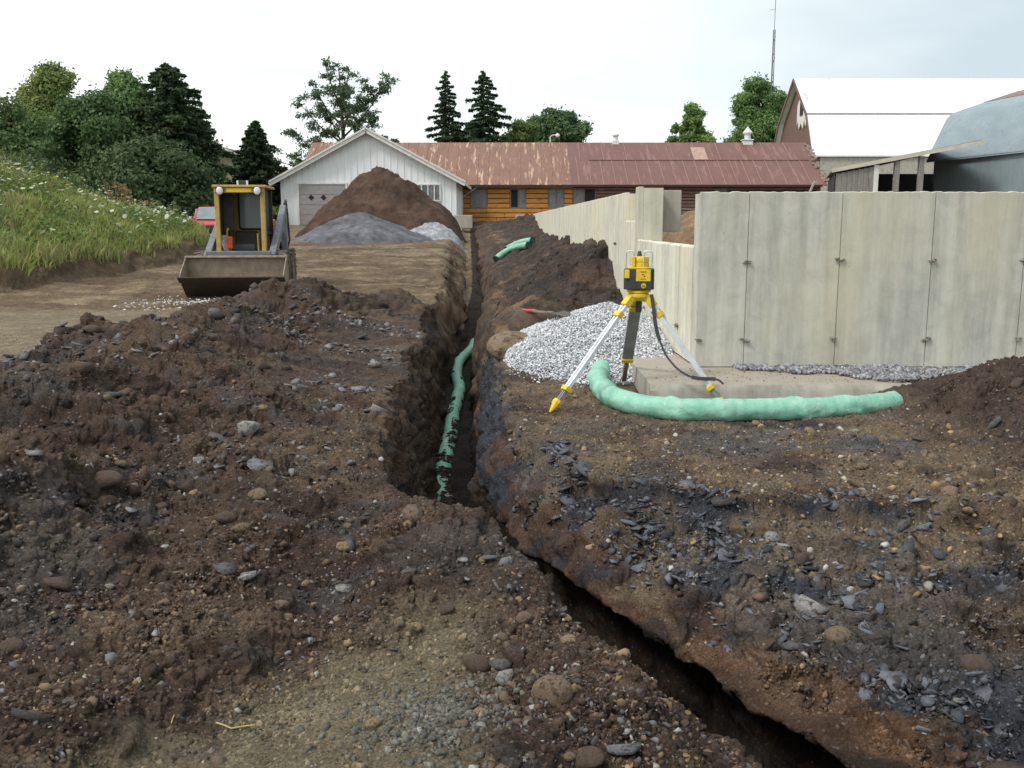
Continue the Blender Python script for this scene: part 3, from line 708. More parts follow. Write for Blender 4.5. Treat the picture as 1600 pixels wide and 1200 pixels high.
# white crushed stone beside the tripod
def white_gravel():
    pc = (.98, 9.7)
    n = 52000
    a = rng.uniform(0, 2*PI, n); rr = np.sqrt(rng.uniform(0, 1, n))
    x = pc[0] + np.cos(a)*rr*1.35*np.where(np.cos(a) > 0, .7, 1); y = pc[1] + np.sin(a)*rr*2.35
    # mound height
    def mh(x, y):
        r = np.hypot((x-pc[0])/1.2, (y-pc[1])/np.where(y < pc[1], 2.15, 1.5)); return .50*np.clip(1-r, 0, 1)**.85
    k = (x < wall_x(y)-.02); x, y = x[k], y[k]
    tz, I = terrain(x, y, False); zz = tz + mh(x, y) - .01
    k = (mh(x, y) > .012) | (rng.uniform(0, 1, len(x)) < .25); k &= (I['dR'] < -.03) & ~((x > .86) & (y < 7.6)) & (y < 10.9)
    x, y, zz = x[k], y[k], zz[k]
    size = np.exp(rng.normal(-4.6, .3, len(x))).clip(.006, .022)
    base = rng.uniform(.34, .86, len(x))[:, None]*np.array([.97, 1.0, 1.04])
    v, f, c = scatter(np.stack([x, y, zz + rng.uniform(-.008, .012, len(x))], 1), size, [sharp_shape(s+80, 1, .75) for s in range(6)], 1.0, base)
    # bed under the loose stones
    g = 70; X, Y = np.meshgrid(np.linspace(-.6, 1.7, g), np.linspace(7.2, 12.2, g)); X = X.ravel(); Y = Y.ravel()
    TZ, IB = terrain(X, Y, False); mm = mh(X, Y); Z = TZ + mm - .03
    i = np.arange((g-1)*g).reshape(g-1, g)[:, :-1].ravel(); F = np.stack([i, i+1, i+1+g], 1); F2 = np.stack([i, i+1+g, i+g], 1); F = np.concatenate([F, F2])
    F = F[(mm[F].max(1) > .0) & (IB['dR'][F].max(1) < -.05) & (Y[F].max(1) < 10.9) & (X[F].max(1) < wall_x(Y[F].max(1))+.1)]
    bv = np.stack([X, Y, Z], 1); bc = np.tile(np.array([.22,.22,.23]), (len(bv), 1))
    V = np.concatenate([v, bv]); Fc = np.concatenate([f, F+len(v)]); Cc = np.concatenate([c, bc])
    m = attr_mat('crushed_stone', rough=.8, var=.25, s1=30, s2=150, bmp=.2, bdist=.003)
    tag(mesh_np('crushed_stone_pile', V, Fc, m, col=Cc), 'mound of white crushed stone against the side of the concrete wall', 'gravel pile', kind='stuff')
white_gravel()
def strip_stones():          # coarse grey stones along the foot of the front wall, right part
    n = 11000; x = rng.uniform(1.75, 5.6, n); y = rng.uniform(6.55, 7.47, n)
    z, _ = terrain(x, y, False)
    lim = np.interp(x, [1.75, 2.3, 2.8, 5.6], [7.35, 7.15, 6.75, 6.6])
    k = (y > lim + .12*fbm(x, y, .4, 2, 310)); x, y, z = x[k], y[k], z[k]
    z = np.maximum(z, -1.12*(x < 2.95)-9*(x >= 2.95))
    size = np.exp(rng.normal(-4.15, .4, len(x))).clip(.008, .036)
    c = rng.uniform(.10, .40, len(x))[:, None]*np.array([1, 1, 1.06])
    v, f, cc = scatter(np.stack([x, y, z+.01], 1), size, [sharp_shape(s+90, 1, .7) for s in range(6)], 1.0, c)
    tag(mesh_np('drain_stones', v, f, m_stuffstone, col=cc), 'band of coarse grey stones along the foot of the front wall', kind='stuff')
strip_stones()
def clay_crumbs():
    n = 1500; p = hit(690, 1120); x = p[0]+rng.normal(0, .12, n); y = p[1]+rng.normal(0, .10, n); z, _ = terrain(x, y)
    size = np.exp(rng.normal(-4.8, .45, n)).clip(.004, .022)
    v, f, c = scatter(np.stack([x, y, z], 1), size, [sharp_shape(s+95, 1, .7) for s in range(5)], 1.0, rng.uniform(.7, 1.2, n)[:, None]*np.array([.17,.165,.14]))
    tag(mesh_np('clay_crumbs', v, f, m_clod, col=c), 'patch of crumbled grey clay on the near ground', kind='stuff')
    n = 500; p = G(310, 470, -1.22); x = p[0]+rng.normal(0, .55, n); y = p[1]+rng.normal(0, .5, n); z, _ = terrain(x, y)
    v, f, c = scatter(np.stack([x, y, z], 1), np.full(n, .025)*rng.uniform(.5, 1.3, n), small, .7, rng.uniform(.4, .75, n)[:, None]*np.ones(3))
    tag(mesh_np('spilled_gravel', v, f, m_stuffstone, col=c), 'spill of white gravel on the track before the loader bucket', kind='stuff')
clay_crumbs()

# ------------------------------------------------------------ concrete foundation
def concrete_mat(name, a, b_, stain=.6):
    m, t, b = newmat(name); b.inputs['Roughness'].default_value = .85
    c = ramp(t, noise(t, 1.3, 8, .6), [(.3, a), (.7, b_)])
    st = ramp(t, noise(t, 3.0, 8, .65, stretch=(3.2, 3.2, .32)), [(.36, 1-.40*stain), (.55, 1.02), (.75, 1.18)])
    c = mixc(t, c, st, 1, 'MULTIPLY')
    blot = ramp(t, noise(t, 6, 8, .7, dist=.6), [(.38, .87), (.55, 1.0), (.72, 1.04)])
    c = mixc(t, c, blot, 1, 'MULTIPLY')
    warm = ramp(t, noise(t, .9, 4, .5, stretch=(1.6, 1.6, .5)), [(.5, 0), (.7, .5)])
    c = mixc(t, c, (a[0]*1.0, a[1]*.93, a[2]*.72), warm)
    holes = ramp(t, noise(t, 34, 2, .5), [(.22, .35), (.27, 1)])
    c = mixc(t, c, holes, 1, 'MULTIPLY')
    t.links.new(c, b.inputs['Base Color'])
    bump(t, b, noise(t, 25, 8, .7), .25, .008)
    return m
m_conc = concrete_mat('weathered_concrete', (.56,.55,.475), (.475,.465,.40), .55)
m_conc_side = concrete_mat('lit_side_concrete', (.70,.675,.57), (.61,.585,.49), .45)  # lighter copy of the wall concrete, light from the left put into the colour
m_conc_foot = concrete_mat('footing_concrete', (.42,.40,.35), (.33,.305,.26), .6)
_t = m_conc_foot.node_tree; _b = _t.nodes['Principled BSDF']; _c = _b.inputs['Base Color'].links[0].from_socket
_g = _t.nodes.new('ShaderNodeNewGeometry'); _s = _t.nodes.new('ShaderNodeSeparateXYZ'); _t.links.new(_g.outputs['Normal'], _s.inputs[0])
_m = _t.nodes.new('ShaderNodeMath'); _m.operation = 'MULTIPLY'; _t.links.new(ramp(_t, noise(_t, 3, 8, .7), [(.35, .35), (.6, 1)]), _m.inputs[0]); _t.links.new(ramp(_t, _s.outputs[2], [(.5, 0), (.8, .85)]), _m.inputs[1])
_t.links.new(mixc(_t, _c, (.33,.275,.22), _m.outputs[0]), _b.inputs['Base Color'])
m_tie = M('tie_mortar', (.30,.27,.22), (.17,.155,.135), 30, .95, bmp=.8, bscale=60)
WB = -1.12                                            # wall foot
FY = 7.5
found = empty('foundation', (1.45, FY, WB), label='grey poured concrete foundation with long side wall, doorway gap and footing', cat='foundation')
def loc(p): return (p[0]-1.45, p[1]-FY, p[2]-WB)
def ragged_top(mb_v, z, amp): pass
def panel_wall(name, p0, p1, z0, z1, thick, joints, mat, inward, top_amp=.008, gap=.006):
    """wall from p0 to p1; joints = distances along it; inward = unit 2D vector to the back; finely cut top edge"""
    p0 = np.array(p0); p1 = np.array(p1); L = np.linalg.norm(p1-p0); t = (p1-p0)/L; inw = np.array(inward)
    mb = MB(); js = [0]+list(joints)+[L]
    for a, b in zip(js[:-1], js[1:]):
        off = rng.uniform(-.003, .003); a2 = a + gap/2*(a > 0); b2 = b - gap/2*(b < L)
        nseg = max(2, int((b2-a2)/.03)) if L < 8 else 4
        tp = [z1 + rng.normal(0, top_amp)*.22 for _ in range(nseg+1)]
        q = []
        for s_ in range(nseg+1):
            d = a2+(b2-a2)*s_/nseg; c = p0+t*d
            f0 = c+inw*(-off); f1 = c+inw*.05
            q.append((f0, f1, tp[s_]))
        vs = []
        for f0, f1, zt in q: vs += [(*f0, z0), (*f0, zt-.006), (*(f0+inw*.006), zt), (*f1, zt), (*f1, z0)]
        vs = [loc(v) for v in vs]; fs = []
        for s_ in range(nseg):
            for k in range(5): fs.append((s_*5+k, s_*5+(k+1) % 5, (s_+1)*5+(k+1) % 5, (s_+1)*5+k))
        fs.append((0,1,2,3,4)); e = nseg*5; fs.append((e,e+1,e+2,e+3,e+4))
        mb.add(vs, fs)
    # backing core, 12 mm behind the panel faces
    a, b = p0+inw*.012+t*.004, p1+inw*.012-t*.004; c, d = p1+inw*thick-t*.004, p0+inw*thick+t*.004
    zt = z1-.012
    vs = [loc((*q, z)) for z in (z0, zt) for q in (a, b, c, d)]
    mb.add(vs, [(0,3,2,1),(4,5,6,7),(0,1,5,4),(1,2,6,5),(2,3,7,6),(3,0,4,7)])
    return mb.build(name, mat, found)
def ties(parent, pts, nrm):
    for p in pts:
        mb = MB()
        for k in range(5):
            s = random.uniform(.012, .026)
            c = Vector(loc(p)) + Vector((random.uniform(-.03,.03)*abs(nrm[1]), random.uniform(-.03,.03)*abs(nrm[0]), random.uniform(-.012,.012))) + Vector((nrm[0], nrm[1], 0))*.008
            v, f = sharp_shape(random.randint(0, 99), 1, .8)
            mb.add([(c.x+q[0]*s*1.2, c.y+q[1]*s*1.2, c.z+q[2]*s*.8) for q in v], [tuple(int(i) for i in t) for t in f])
        mb.build('form_tie', m_tie, parent)
XE = 7.6
fj = [((u-800)/1497*FY)-1.45 for u in (1164, 1307, 1449, 1592)] + [4.87-1.45+.0, 5.6-1.45]
fj = sorted(set(round(j, 3) for j in fj))
fj = fj[:4] + [fj[3]+.71, fj[3]+1.42, fj[3]+2.13]
fw = panel_wall('front_wall', (1.45, FY), (XE, FY), WB, .235, .25, fj, m_conc, (0, 1), .012)
pts = []
for j in [.0]+fj[:6]:
    for z in (-.29, -.905): pts.append((1.45+j+(.015 if j == 0 else 0), FY-.005, z+random.uniform(-.006,.006)))
ties(fw, pts[1:], (0, -1))
# side wall along the trench
def sx_(y): return (wall_x(y), y)
inw = (1, 0)
lw = panel_wall('low_wall', sx_(7.752), sx_(10.75), WB, -.19, .25, [.55, 1.1, 1.75, 2.4], m_conc_side, inw, .02)
ties(lw, [(wall_x(y)-.005, y, z) for y in (8.3, 8.85, 9.5, 10.15) for z in (-.88,)], (-1, 0))
pil = panel_wall('door_pillar', sx_(10.753), sx_(11.0), WB, .39, .27, [], m_conc, inw, .01)
nt_ = panel_wall('notched_wall', sx_(11.003), sx_(11.85), WB, .02, .25, [.4], m_conc_side, inw, .008)
MB().box(loc((wall_x(11.4)+.40, 11.45, .13)), (.25, .9, .46)).build('inner_pier', m_conc_foot, found, bevel=.01)
L2 = 42-11.85
sw = panel_wall('side_wall', sx_(11.853), sx_(42), WB-.1, .36, .25, [k*.61 for k in range(1, int(L2/.61))], m_conc_side, inw, .006, gap=.016)
ties(sw, [(wall_x(y)-.005, y, -.885) for y in np.arange(12.1, 16.5, .61)] + [(wall_x(y)-.005, y, -.27) for y in (12.7, 14.5)], (-1, 0))
# far wall closing the foundation and footing
MB().box(loc((4.2, 42.3, -.4)), (6.8, .25, 1.5)).build('rear_wall', m_conc_side, found, bevel=.01)
def footing():
    n = 90; mb = MB(); x0, x1 = .98, 7.6; yf = 6.70
    rows = []
    for i in range(n+1):
        x = x0+(x1-x0)*i/n; e = .018*float(fbm(np.array([x]), np.array([0.]), .4, 3, 400)[0]); e2 = .012*float(fbm(np.array([x]), np.array([5.]), .2, 3, 401)[0])
        rows.append([(x, yf+e*1.0, -1.5), (x, yf+e*.6+.0, -1.18+e2), (x, yf+.03+e, -1.135+e2*.6), (x, yf+.18, -1.128+e2*.4), (x, FY+.2, -1.125), (x, FY+.2, -1.5)])
    vs = [loc(p) for r in rows for p in r]; fs = []
    for i in range(n):
        for k in range(6): fs.append((i*6+k, i*6+(k+1) % 6, (i+1)*6+(k+1) % 6, (i+1)*6+k))
    fs.append(tuple(range(6))); fs.append(tuple(n*6+k for k in range(6)))
    mb.add(vs, fs); mb.build('footing', m_conc_foot, found, smooth=True)
    mb = MB(); mb.box(loc((.98+.33, 9.6, -1.3)), (.62, 4.1, .33)).build('footing', m_conc_foot, found, bevel=.015)
footing()
x = rng.uniform(1.0, 2.6, 420); y = rng.uniform(6.74, 7.48, 420)
s_ = np.exp(rng.normal(-5.6, .5, 420)).clip(.002, .013)
v_, f_, c_ = scatter(np.stack([x, y, np.full(420, -1.122)], 1), s_, small, .5, np.array([.27,.21,.16])*rng.uniform(.6, 1.4, (420, 1)))
tag(mesh_np('footing_crumbs', v_, f_, m_stuffstone, col=c_), 'crumbs of soil and stone fallen on the concrete footing ledge', kind='stuff')

# ------------------------------------------------------------ drain pipes in green cloth
def sock_mat():
    m, t, b = newmat('green_filter_cloth'); b.inputs['Roughness'].default_value = .65
    c = ramp(t, noise(t, 7, 6, .6), [(.3, (.16,.42,.30)), (.7, (.30,.56,.43))])
    c = mixc(t, c, (.50,.62,.53), ramp(t, noise(t, 16, 8, .75), [(.52, 0), (.7, .7)]))
    c = mixc(t, c, (.12,.075,.045), ramp(t, noise(t, 9, 8, .75, stretch=(1, 1, 1)), [(.60, 0), (.72, .75)]))
    t.links.new(c, b.inputs['Base Color']); bump(t, b, noise(t, 18, 6, .6, dist=1.0), .7, .012)
    return m
m_sock = sock_mat(); m_blackp = M('black_plastic', (.02,.02,.022), (.035,.033,.03), 8, .5)
def smooth_path(pts, n):
    P_ = np.array(pts, float); t = np.r_[0, np.cumsum(np.linalg.norm(np.diff(P_, axis=0), axis=1))]; s = np.linspace(0, t[-1], n)
    Q = np.stack([np.interp(s, t, P_[:, k]) for k in range(3)], 1); w = max(3, int(n/len(pts)*.6)) | 1
    for _ in range(2):
        Qp = np.pad(Q, ((w//2, w//2), (0, 0)), mode='edge'); Q2 = np.stack([np.convolve(Qp[:, k], np.ones(w)/w, 'valid') for k in range(3)], 1); Q2[0] = Q[0]; Q2[-1] = Q[-1]; Q = Q2
    return Q
def sock_pipe(name, pts, r, n, seed, folds=.10, rag=0, **k):
    Q = smooth_path(pts, n); m = 28; V = []; T = np.gradient(Q, axis=0); T /= np.linalg.norm(T, axis=1)[:, None]
    up = np.array([0, 0, 1.]); A = np.cross(T, up); A /= np.linalg.norm(A, axis=1)[:, None]; B = np.cross(A, T)
    s = np.r_[0, np.cumsum(np.linalg.norm(np.diff(Q, axis=0), axis=1))]; th = np.arange(m)/m*2*PI
    S, TH = np.meshgrid(s, th, indexing='ij')
    rr = r*(1 + folds*.5*vn3(S/(r*1.1)+TH*.5, np.cos(TH)*1.5, np.sin(TH)*1.5, seed) + folds*np.maximum(0, np.sin(S/r*1.0+TH*1.3+3*vn3(S/(r*4), S*0, S*0, seed+1)))**6*.8 + .012*np.sin(S/r*7))
    V = Q[:, None, :] + A[:, None, :]*(np.cos(TH)*rr)[..., None] + B[:, None, :]*(np.sin(TH)*rr)[..., None]
    i = np.arange((n-1)*m).reshape(n-1, m); j = np.roll(i, -1, 1); F = np.stack([i, j, j+m, i+m], -1).reshape(-1, 4)
    o = mesh_np(name, V.reshape(-1, 3), F, m_sock, smooth=True)
    tag(o, **k)
    for e, sg in ((0, 1), (n-1, -1)):
        mb = MB(); c = Vector(Q[e]); t = Vector(T[e])*sg; mb.tube([c - t*r*.25, c + t*r*.3], r*.86, 20); mb.build('pipe_end', m_blackp, o, smooth=True)
    return o
def GP(lst, z, dz=0): return [G(u, v, z) for u, v in lst]
def lift(ps, r): return [(a, b, float(terrain(np.array([a]), np.array([b]), False)[0][0])+r) for a, b, _ in ps]
p1 = lift(GP([(941,578),(934,592),(938,606),(956,622),(990,634),(1040,641),(1100,643),(1180,642),(1260,641),(1330,638),(1370,634),(1398,631)], GZ+.07), .062)
p1 = [(a, b, -1.222) for a, b, c in p1]
sock_pipe('drain_pipe', p1, .075, 320, 3, .17, label='green cloth wrapped drain pipe curving past the tripod legs', cat='drain pipe')
tr = [(741,528),(738,540),(727,553),(716,565),(713,585),(719,602),(712,625),(706,650),(702,680),(696,705),(692,735),(688,760),(696,785),(706,812)]
tz = [-2.14,-2.17,-2.2,-2.2,-2.2,-2.2,-2.21,-2.22,-2.235,-2.27,-2.29,-2.30,-2.30,-2.29]
p2 = [G(u, v, z) for (u, v), z in zip(tr, tz)]
sink_ = [.07,.07,.07,.07,.06,.05,.03,.015,-.005,-.02,-.03,-.035,-.03,-.02]
p2 = [(a, b, float(terrain(np.array([a]), np.array([b]), False)[0][0])*.4 + .6*c + d_ - .0) for (a, b, c), d_ in zip([(q[0], q[1], -2.29) for q in p2], sink_)]
sock_pipe('drain_pipe', p2, .078, 300, 8, .14, label='green cloth wrapped drain pipe lying half buried along the trench bottom', cat='drain pipe')
def on_ground(u, v, dz): p = hit(u, v); return (p[0], p[1], p[2]+dz)
def pipe_soil():
    Q = smooth_path(p2, 200); n = 5200; i = (rng.beta(2.2, 1.0, n)*199).astype(int); th = rng.normal(0, .55, n)
    patch = pn2(i/9.0, th*1.1, 701) + pn2(i/3.5, th*2.5, 702)*.5
    k = patch > np.interp(i, [60, 90, 120, 150, 199], [.95, .62, .28, .02, -.08]); i = i[k]; th = th[k]; r = .080
    pos = Q[i]+np.stack([np.sin(th)*r, rng.normal(0, .02, len(i)), np.cos(th)*r-.012], 1)
    v, f, c = scatter(pos, np.exp(rng.normal(-4.0, .35, len(i))).clip(.01, .04), med, .8, np.array([.045,.030,.023])*rng.uniform(.6, 1.5, (len(i), 1)))
    tag(mesh_np('soil_on_pipe', v, f, m_clod, col=c), 'loose dark soil fallen over the pipe in the trench', kind='stuff')
pipe_soil()
p3 = [on_ground(u, v, .06) for u, v in ((775,409),(785,400),(798,393),(812,390),(826,389))]
sock_pipe('drain_pipe', p3, .075, 60, 5, .1, label='short offcut of green wrapped pipe nearest the trench on the far dirt pile', cat='drain pipe')
p4 = [(a[0]+.10, a[1]+.55, a[2]+.10) for a in p3[1:]]
sock_pipe('drain_pipe', p4, .07, 60, 6, .1, label='upper of two short green pipe offcuts on the far dirt pile', cat='drain pipe')

# ------------------------------------------------------------ tripod and rotating laser
m_alu = M('brushed_aluminium', (.80,.81,.83), (.66,.67,.70), 12, .38, .35)
m_alud = M('dull_aluminium', (.30,.31,.31), (.22,.225,.23), 9, .5, .3)
m_yel = M('yellow_plastic', (.80,.56,.03), (.68,.45,.02), 14, .42, bmp=.1)
m_blk = M('black_rubber', (.028,.028,.032), (.045,.045,.05), 14, .55, bmp=.1)
m_stl = M('bright_steel', (.75,.75,.73), (.6,.6,.6), 10, .3, .6)
m_wood = M('worn_wood', (.25,.18,.11), (.14,.10,.07), 20, .8, stretch=(1, 8, 1))
m_ltr = M('black_print', (.02,.02,.02), (.03,.03,.03), 5, .6)
TH = (.905, 6.87, -.50)
fL = (.25, 6.5, -1.3); fR = (1.50, 6.60, -1.29); fB = (.90, 7.62, -1.25)
fL = (*G(860, 643, -1.29)[:2], -1.29)
tri = empty('tripod', (TH[0], TH[1], -1.29), label='aluminium surveying tripod with yellow clamps standing beside the green pipe', cat='tripod')
def tl(p): return Vector((p[0]-TH[0], p[1]-TH[1], p[2]+1.29))
hp = MB(); hp.lathe([(.045,-.05),(.06,-.045),(.078,-.02),(.078,.0),(.05,.004)], tl(TH), 24)
for f in (fL, fR, fB):
    d = (tl(f)-tl(TH)); d.z = 0; d.normalize(); hp.box(tl(TH)+d*.065+Vector((0, 0, -.03)), (.055,.055,.05), Matrix.Rotation(math.atan2(d.y, d.x), 3, 'Z'))
hp.build('head_plate', m_yel, tri, bevel=.004)
MB().cyl(tl(TH)+Vector((0,0,-.05)), tl(TH)+Vector((0,0,-.13)), .018, .022).build('centre_screw', m_blk, tri, smooth=True)
for i, f in enumerate((fL, fR, fB)):
    h = tl(TH); q = tl(f); d = q-h; d.z = 0; d.normalize(); top = h + d*.085 + Vector((0,0,-.045)); ax = (q-top).normalized(); L = (q-top).length
    side = ax.cross(Vector((0,0,1))).normalized(); nr = side.cross(ax).normalized()
    leg = MB()
    back = (i == 2)
    lend = .80
    if not back:
        for s in (-.020, .020): leg.bar(top+ax*.02+side*s, top+ax*L*lend+side*s, .014, .026, nr)
        leg.bar(top+ax*.02+nr*-.004, top+ax*L*(lend-.01)+nr*-.004, .028, .010, nr)
    else:
        leg.bar(top+ax*.02, top+ax*L*.72, .085, .026, nr)
    lg = leg.build('leg', m_alud if back else m_alu, tri, bevel=.002)
    mb = MB(); mb.bar(top-ax*.035, top+ax*.05, .062, .05, nr); mb.build('hinge', m_yel, lg, bevel=.006)
    mb = MB(); c = top+ax*L*(.13 if not back else .10); mb.bar(c-ax*.022, c+ax*.022, .066 if not back else .094, .045, nr); mb.build('clamp', m_yel, lg, bevel=.005)
    if not back:
        mb = MB(); out = side*(1 if i == 0 else -1)
        if (tl(TH)-c).dot(Vector((1,0,0)))*out.x > 0: out = -out
        mb.bar(c-out*-.045-ax*.045, c+out*.04+ax*.045, .022, .02, nr); mb.build('clamp_lever', m_blk, lg, bevel=.005)
    mb = MB(); c = top+ax*L*(.80 if not back else .72); mb.bar(c-ax*.018, c+ax*.018, .066 if not back else .094, .05, nr); mb.build('foot_collar', m_yel, lg, bevel=.005)
    mb = MB()
    if not back:
        for s in (-.012, .012): mb.bar(c+side*s, c+ax*L*.13+side*s, .012, .02, nr)
        mb.build('inner_tube', m_alud, lg, bevel=.002)
        e = q + ax*.01
        fm = MB(); b0 = c+ax*L*.10; fm.tube([b0, b0+ax*.02, e], [.030, .032, .006], 8); fm.bar(b0+ax*.01-side*.0, b0+ax*.02+side*.055, .03, .008, nr); fm.build('foot', m_yel, lg)
    else:
        mb.bar(c, c+ax*(L*.28), .034, .02, nr); mb.build('foot', m_wood, lg, bevel=.002)
# carrying strap
sp_ = [P(u, v, Y) for u, v, Y in ((1018,460,6.80),(1021,478,6.78),(1023,500,6.76),(1028,525,6.74),(1040,555,6.70),(1056,575,6.66),(1075,588,6.63),(1092,592,6.62),(1112,592,6.62),(1124,592,6.61),(1130,600,6.60))]
Qs = smooth_path([tuple(tl(p)) for p in sp_], 40); mb = MB()
for k in range(len(Qs)-1):
    a, b = Vector(Qs[k]), Vector(Qs[k+1]); w = .026 if k < 14 or 28 < k < 36 else .014
    mb.bar(a, b + (b-a)*.12, w, .003, (0, -1, .2))
mb.build('carrying_strap', m_blk, tri)
# laser
las = empty('laser_level', (TH[0], TH[1], TH[2]+.004), R(-8), label='yellow and black rotating laser level mounted on the tripod', cat='laser level')
mb = MB(); mb.lathe([(.07,.0),(.075,.006),(.075,.02),(.06,.026)], (0,0,0), 24); mb.bb(-.085,.085,-.05,.05,.012,.03); mb.build('base', m_yel, las, bevel=.003)
def octprism(mb, w, d, c, z0, z1):
    poly = [(-w+c,-d),(w-c,-d),(w,-d+c),(w,d-c),(w-c,d),(-w+c,d),(-w,d-c),(-w,-d+c)]
    mb.prism(poly, (z0, z1), lambda u, v, z: (u, v, z)); return mb
octprism(MB(), .107, .085, .018, .030, .175).build('housing', m_blk, las, bevel=.006)
mb = MB(); mb.bb(-.020,.082,-.0885,-.080,.088,.172); mb.build('control_panel', m_yel, las, bevel=.004)
mb = MB(); mb.bb(-.102,-.066,-.0885,-.080,.108,.170); mb.build('side_panel', m_yel, las, bevel=.004)
mb = MB(); mb.prism([(-.098,.112),(-.072,.112),(-.085,.098)], (-.094,-.084), lambda u, v, w: (u, w, v)); mb.build('arrow_mark', m_ltr, las)
mb = MB(); mb.cyl((.034,-.0885,.058), (.034,-.082,.058), .018, n=20); kn = mb.build('round_badge', m_yel, las, bevel=.001)
mb = MB(); mb.bb(.022,.046,-.090,-.0885,.050,.054); mb.bb(.024,.044,-.090,-.0885,.058,.061); mb.build('badge_mark', m_ltr, kn)
mb = MB(); mb.bb(.022,.031,-.0905,-.0885,.132,.141); mb.bb(.034,.043,-.0905,-.0885,.120,.129); mb.bb(.010,.052,-.0905,-.0885,.154,.158); mb.bb(.012,.050,-.0905,-.0885,.104,.107); mb.build('panel_marks', m_ltr, las)
octprism(MB(), .078, .07, .02, .175, .186).build('shoulder', m_yel, las, bevel=.003)
mb = MB(); mb.lathe([(.056,.186),(.058,.19),(.056,.215),(.053,.217),(.053,.222),(.057,.224),(.058,.245),(.052,.258),(.03,.262)], (.012,0,0), 28); mb.build('rotor_guard', m_yel, las, smooth=True)
MB().bb(-.052,-.030,-.062,-.04,.186,.262).build('guard_post', m_yel, las, bevel=.003)
mb = MB(); mb.lathe([(.016,.262),(.018,.266),(.013,.288),(.011,.298)], (.0,0,0), 16); mb.build('top_knob', m_blk, las, smooth=True)
for s in (-1, 1):
    for yy in (-.055, .055):
        x0, x1 = (-.095,-.038) if s < 0 else (.030,.092)
        pts = [(x0, yy, .18),(x0, yy, .285),(x0+.01*1, yy, .297),(x1-.01, yy, .297),(x1, yy, .285),(x1, yy, .18)]
        MB().tube(pts, .0042, 8).build('guard_wire', m_stl, las, smooth=True)

# ------------------------------------------------------------ shovel
m_red = M('red_plastic', (.65,.03,.04), (.5,.03,.03), 8, .45)
m_blade = M('dark_steel', (.05,.05,.052), (.10,.08,.06), 12, .55, .4)
a = Vector(P(826, 485, 10.6)); b = Vector(P(866, 489, 9.95))
sh = empty('shovel', a, label='shovel with red grip and wooden shaft lying on the dark rock by the gravel', cat='shovel')
A = Vector((0,0,0)); B = b-a; ax = B.normalized(); side = ax.cross(Vector((0,0,1))).normalized(); nr = side.cross(ax)
MB().tube([A+ax*.1, A+ax*B.length*.45-nr*.01, B-ax*.02], .019, 10).build('shaft', m_wood, sh, smooth=True)
MB().tube([A+ax*.11, A+ax*.05+side*.045, A-ax*.03+side*.055, A-ax*.03-side*.055, A+ax*.05-side*.045, A+ax*.11], .016, 8).build('grip', m_red, sh, smooth=True)
mb = MB(); bl = []
for i in range(9):
    for j in range(9):
        s = i/8; t = j/8*2-1; w = .11*(1 if s < .6 else 1-(s-.6)*.9)
        p = B + ax*(s*.27) + side*(t*w) + nr*(.02*(t*t)-.03*s); bl.append(p)
mb.add(bl, [(i*9+j, i*9+j+1, (i+1)*9+j+1, (i+1)*9+j) for i in range(8) for j in range(8)])
o = mb.build('blade', m_blade, sh); md = o.modifiers.new('thick', 'SOLIDIFY'); md.thickness = .004

# straw-like roots lying about
m_straw = M('dry_straw', (.50,.38,.14), (.35,.25,.1), 8, .8)
def twig(pts, r, **k):
    q = [hit(u, v) for u, v in pts]
    zz, I = terrain(np.array([p[0] for p in q]), np.array([p[1] for p in q]))
    if overhang(np.array([p[1] for p in q]), zz, I).any() or (zz < -1.62).any(): return
    mb = MB(); mb.tube([(p[0], p[1], p[2]+.006) for p in q], r, 6); tag(mb.build('twig', m_straw, smooth=True), **k)
twig([(338,1133),(352,1137),(362,1143),(375,1140),(398,1138)], .0022, label='thin yellow root lying on the smooth tan patch', cat='twig')
twig([(268,1135),(272,1122)], .0015, label='short dry stalk left of the yellow root', cat='twig')
twig([(1083,1095-190),(1090,900),(1086,912)], .0022, label='dry curled root hanging on the right trench wall', cat='twig')
for k in range(14):
    u0, v0 = random.uniform(860, 1350), 0; v0 = 880+(u0-860)*.45+random.uniform(-40, 30)
    pts = [(u0, v0)]
    for _ in range(3): pts.append((pts[-1][0]+random.uniform(-10, 10), pts[-1][1]+random.uniform(2, 12)))
    twig(pts, .0016, label='thin pale root poking out of the right trench wall', cat='twig', group='roots in the trench wall')

# ------------------------------------------------------------ skid steer loader
m_gold = M('faded_yellow_paint', (.50,.35,.09), (.40,.26,.08), 9, .6, c3=(.20,.12,.06), s3=14)
m_yb = M('bright_yellow_decal', (.85,.62,.02), (.75,.52,.02), 5, .5)
m_arm = M('grey_blue_steel', (.20,.215,.24), (.13,.14,.155), 9, .55, .1, c3=(.16,.10,.06), s3=16)
m_bkt = M('muddy_bucket_steel', (.30,.24,.18), (.19,.145,.105), 6, .7, .1, bmp=.3, bscale=20, c3=(.26,.21,.16), s3=9)
m_bktd = M('dark_bucket_bottom', (.07,.05,.035), (.05,.035,.028), 6, .75)
m_tyre = M('muddy_tyre', (.14,.11,.085), (.06,.052,.046), 10, .9, bmp=.5, bscale=30)
m_rim = M('dirty_rim', (.22,.16,.10), (.13,.09,.06), 8, .7)
m_int = M('black_interior', (.03,.028,.03), (.05,.045,.045), 8, .8)
m_lamp = M('lamp_glass', (.75,.75,.72), (.65,.65,.62), 8, .2)
m_or = M('orange_cloth', (.75,.13,.04), (.6,.1,.03), 8, .8)
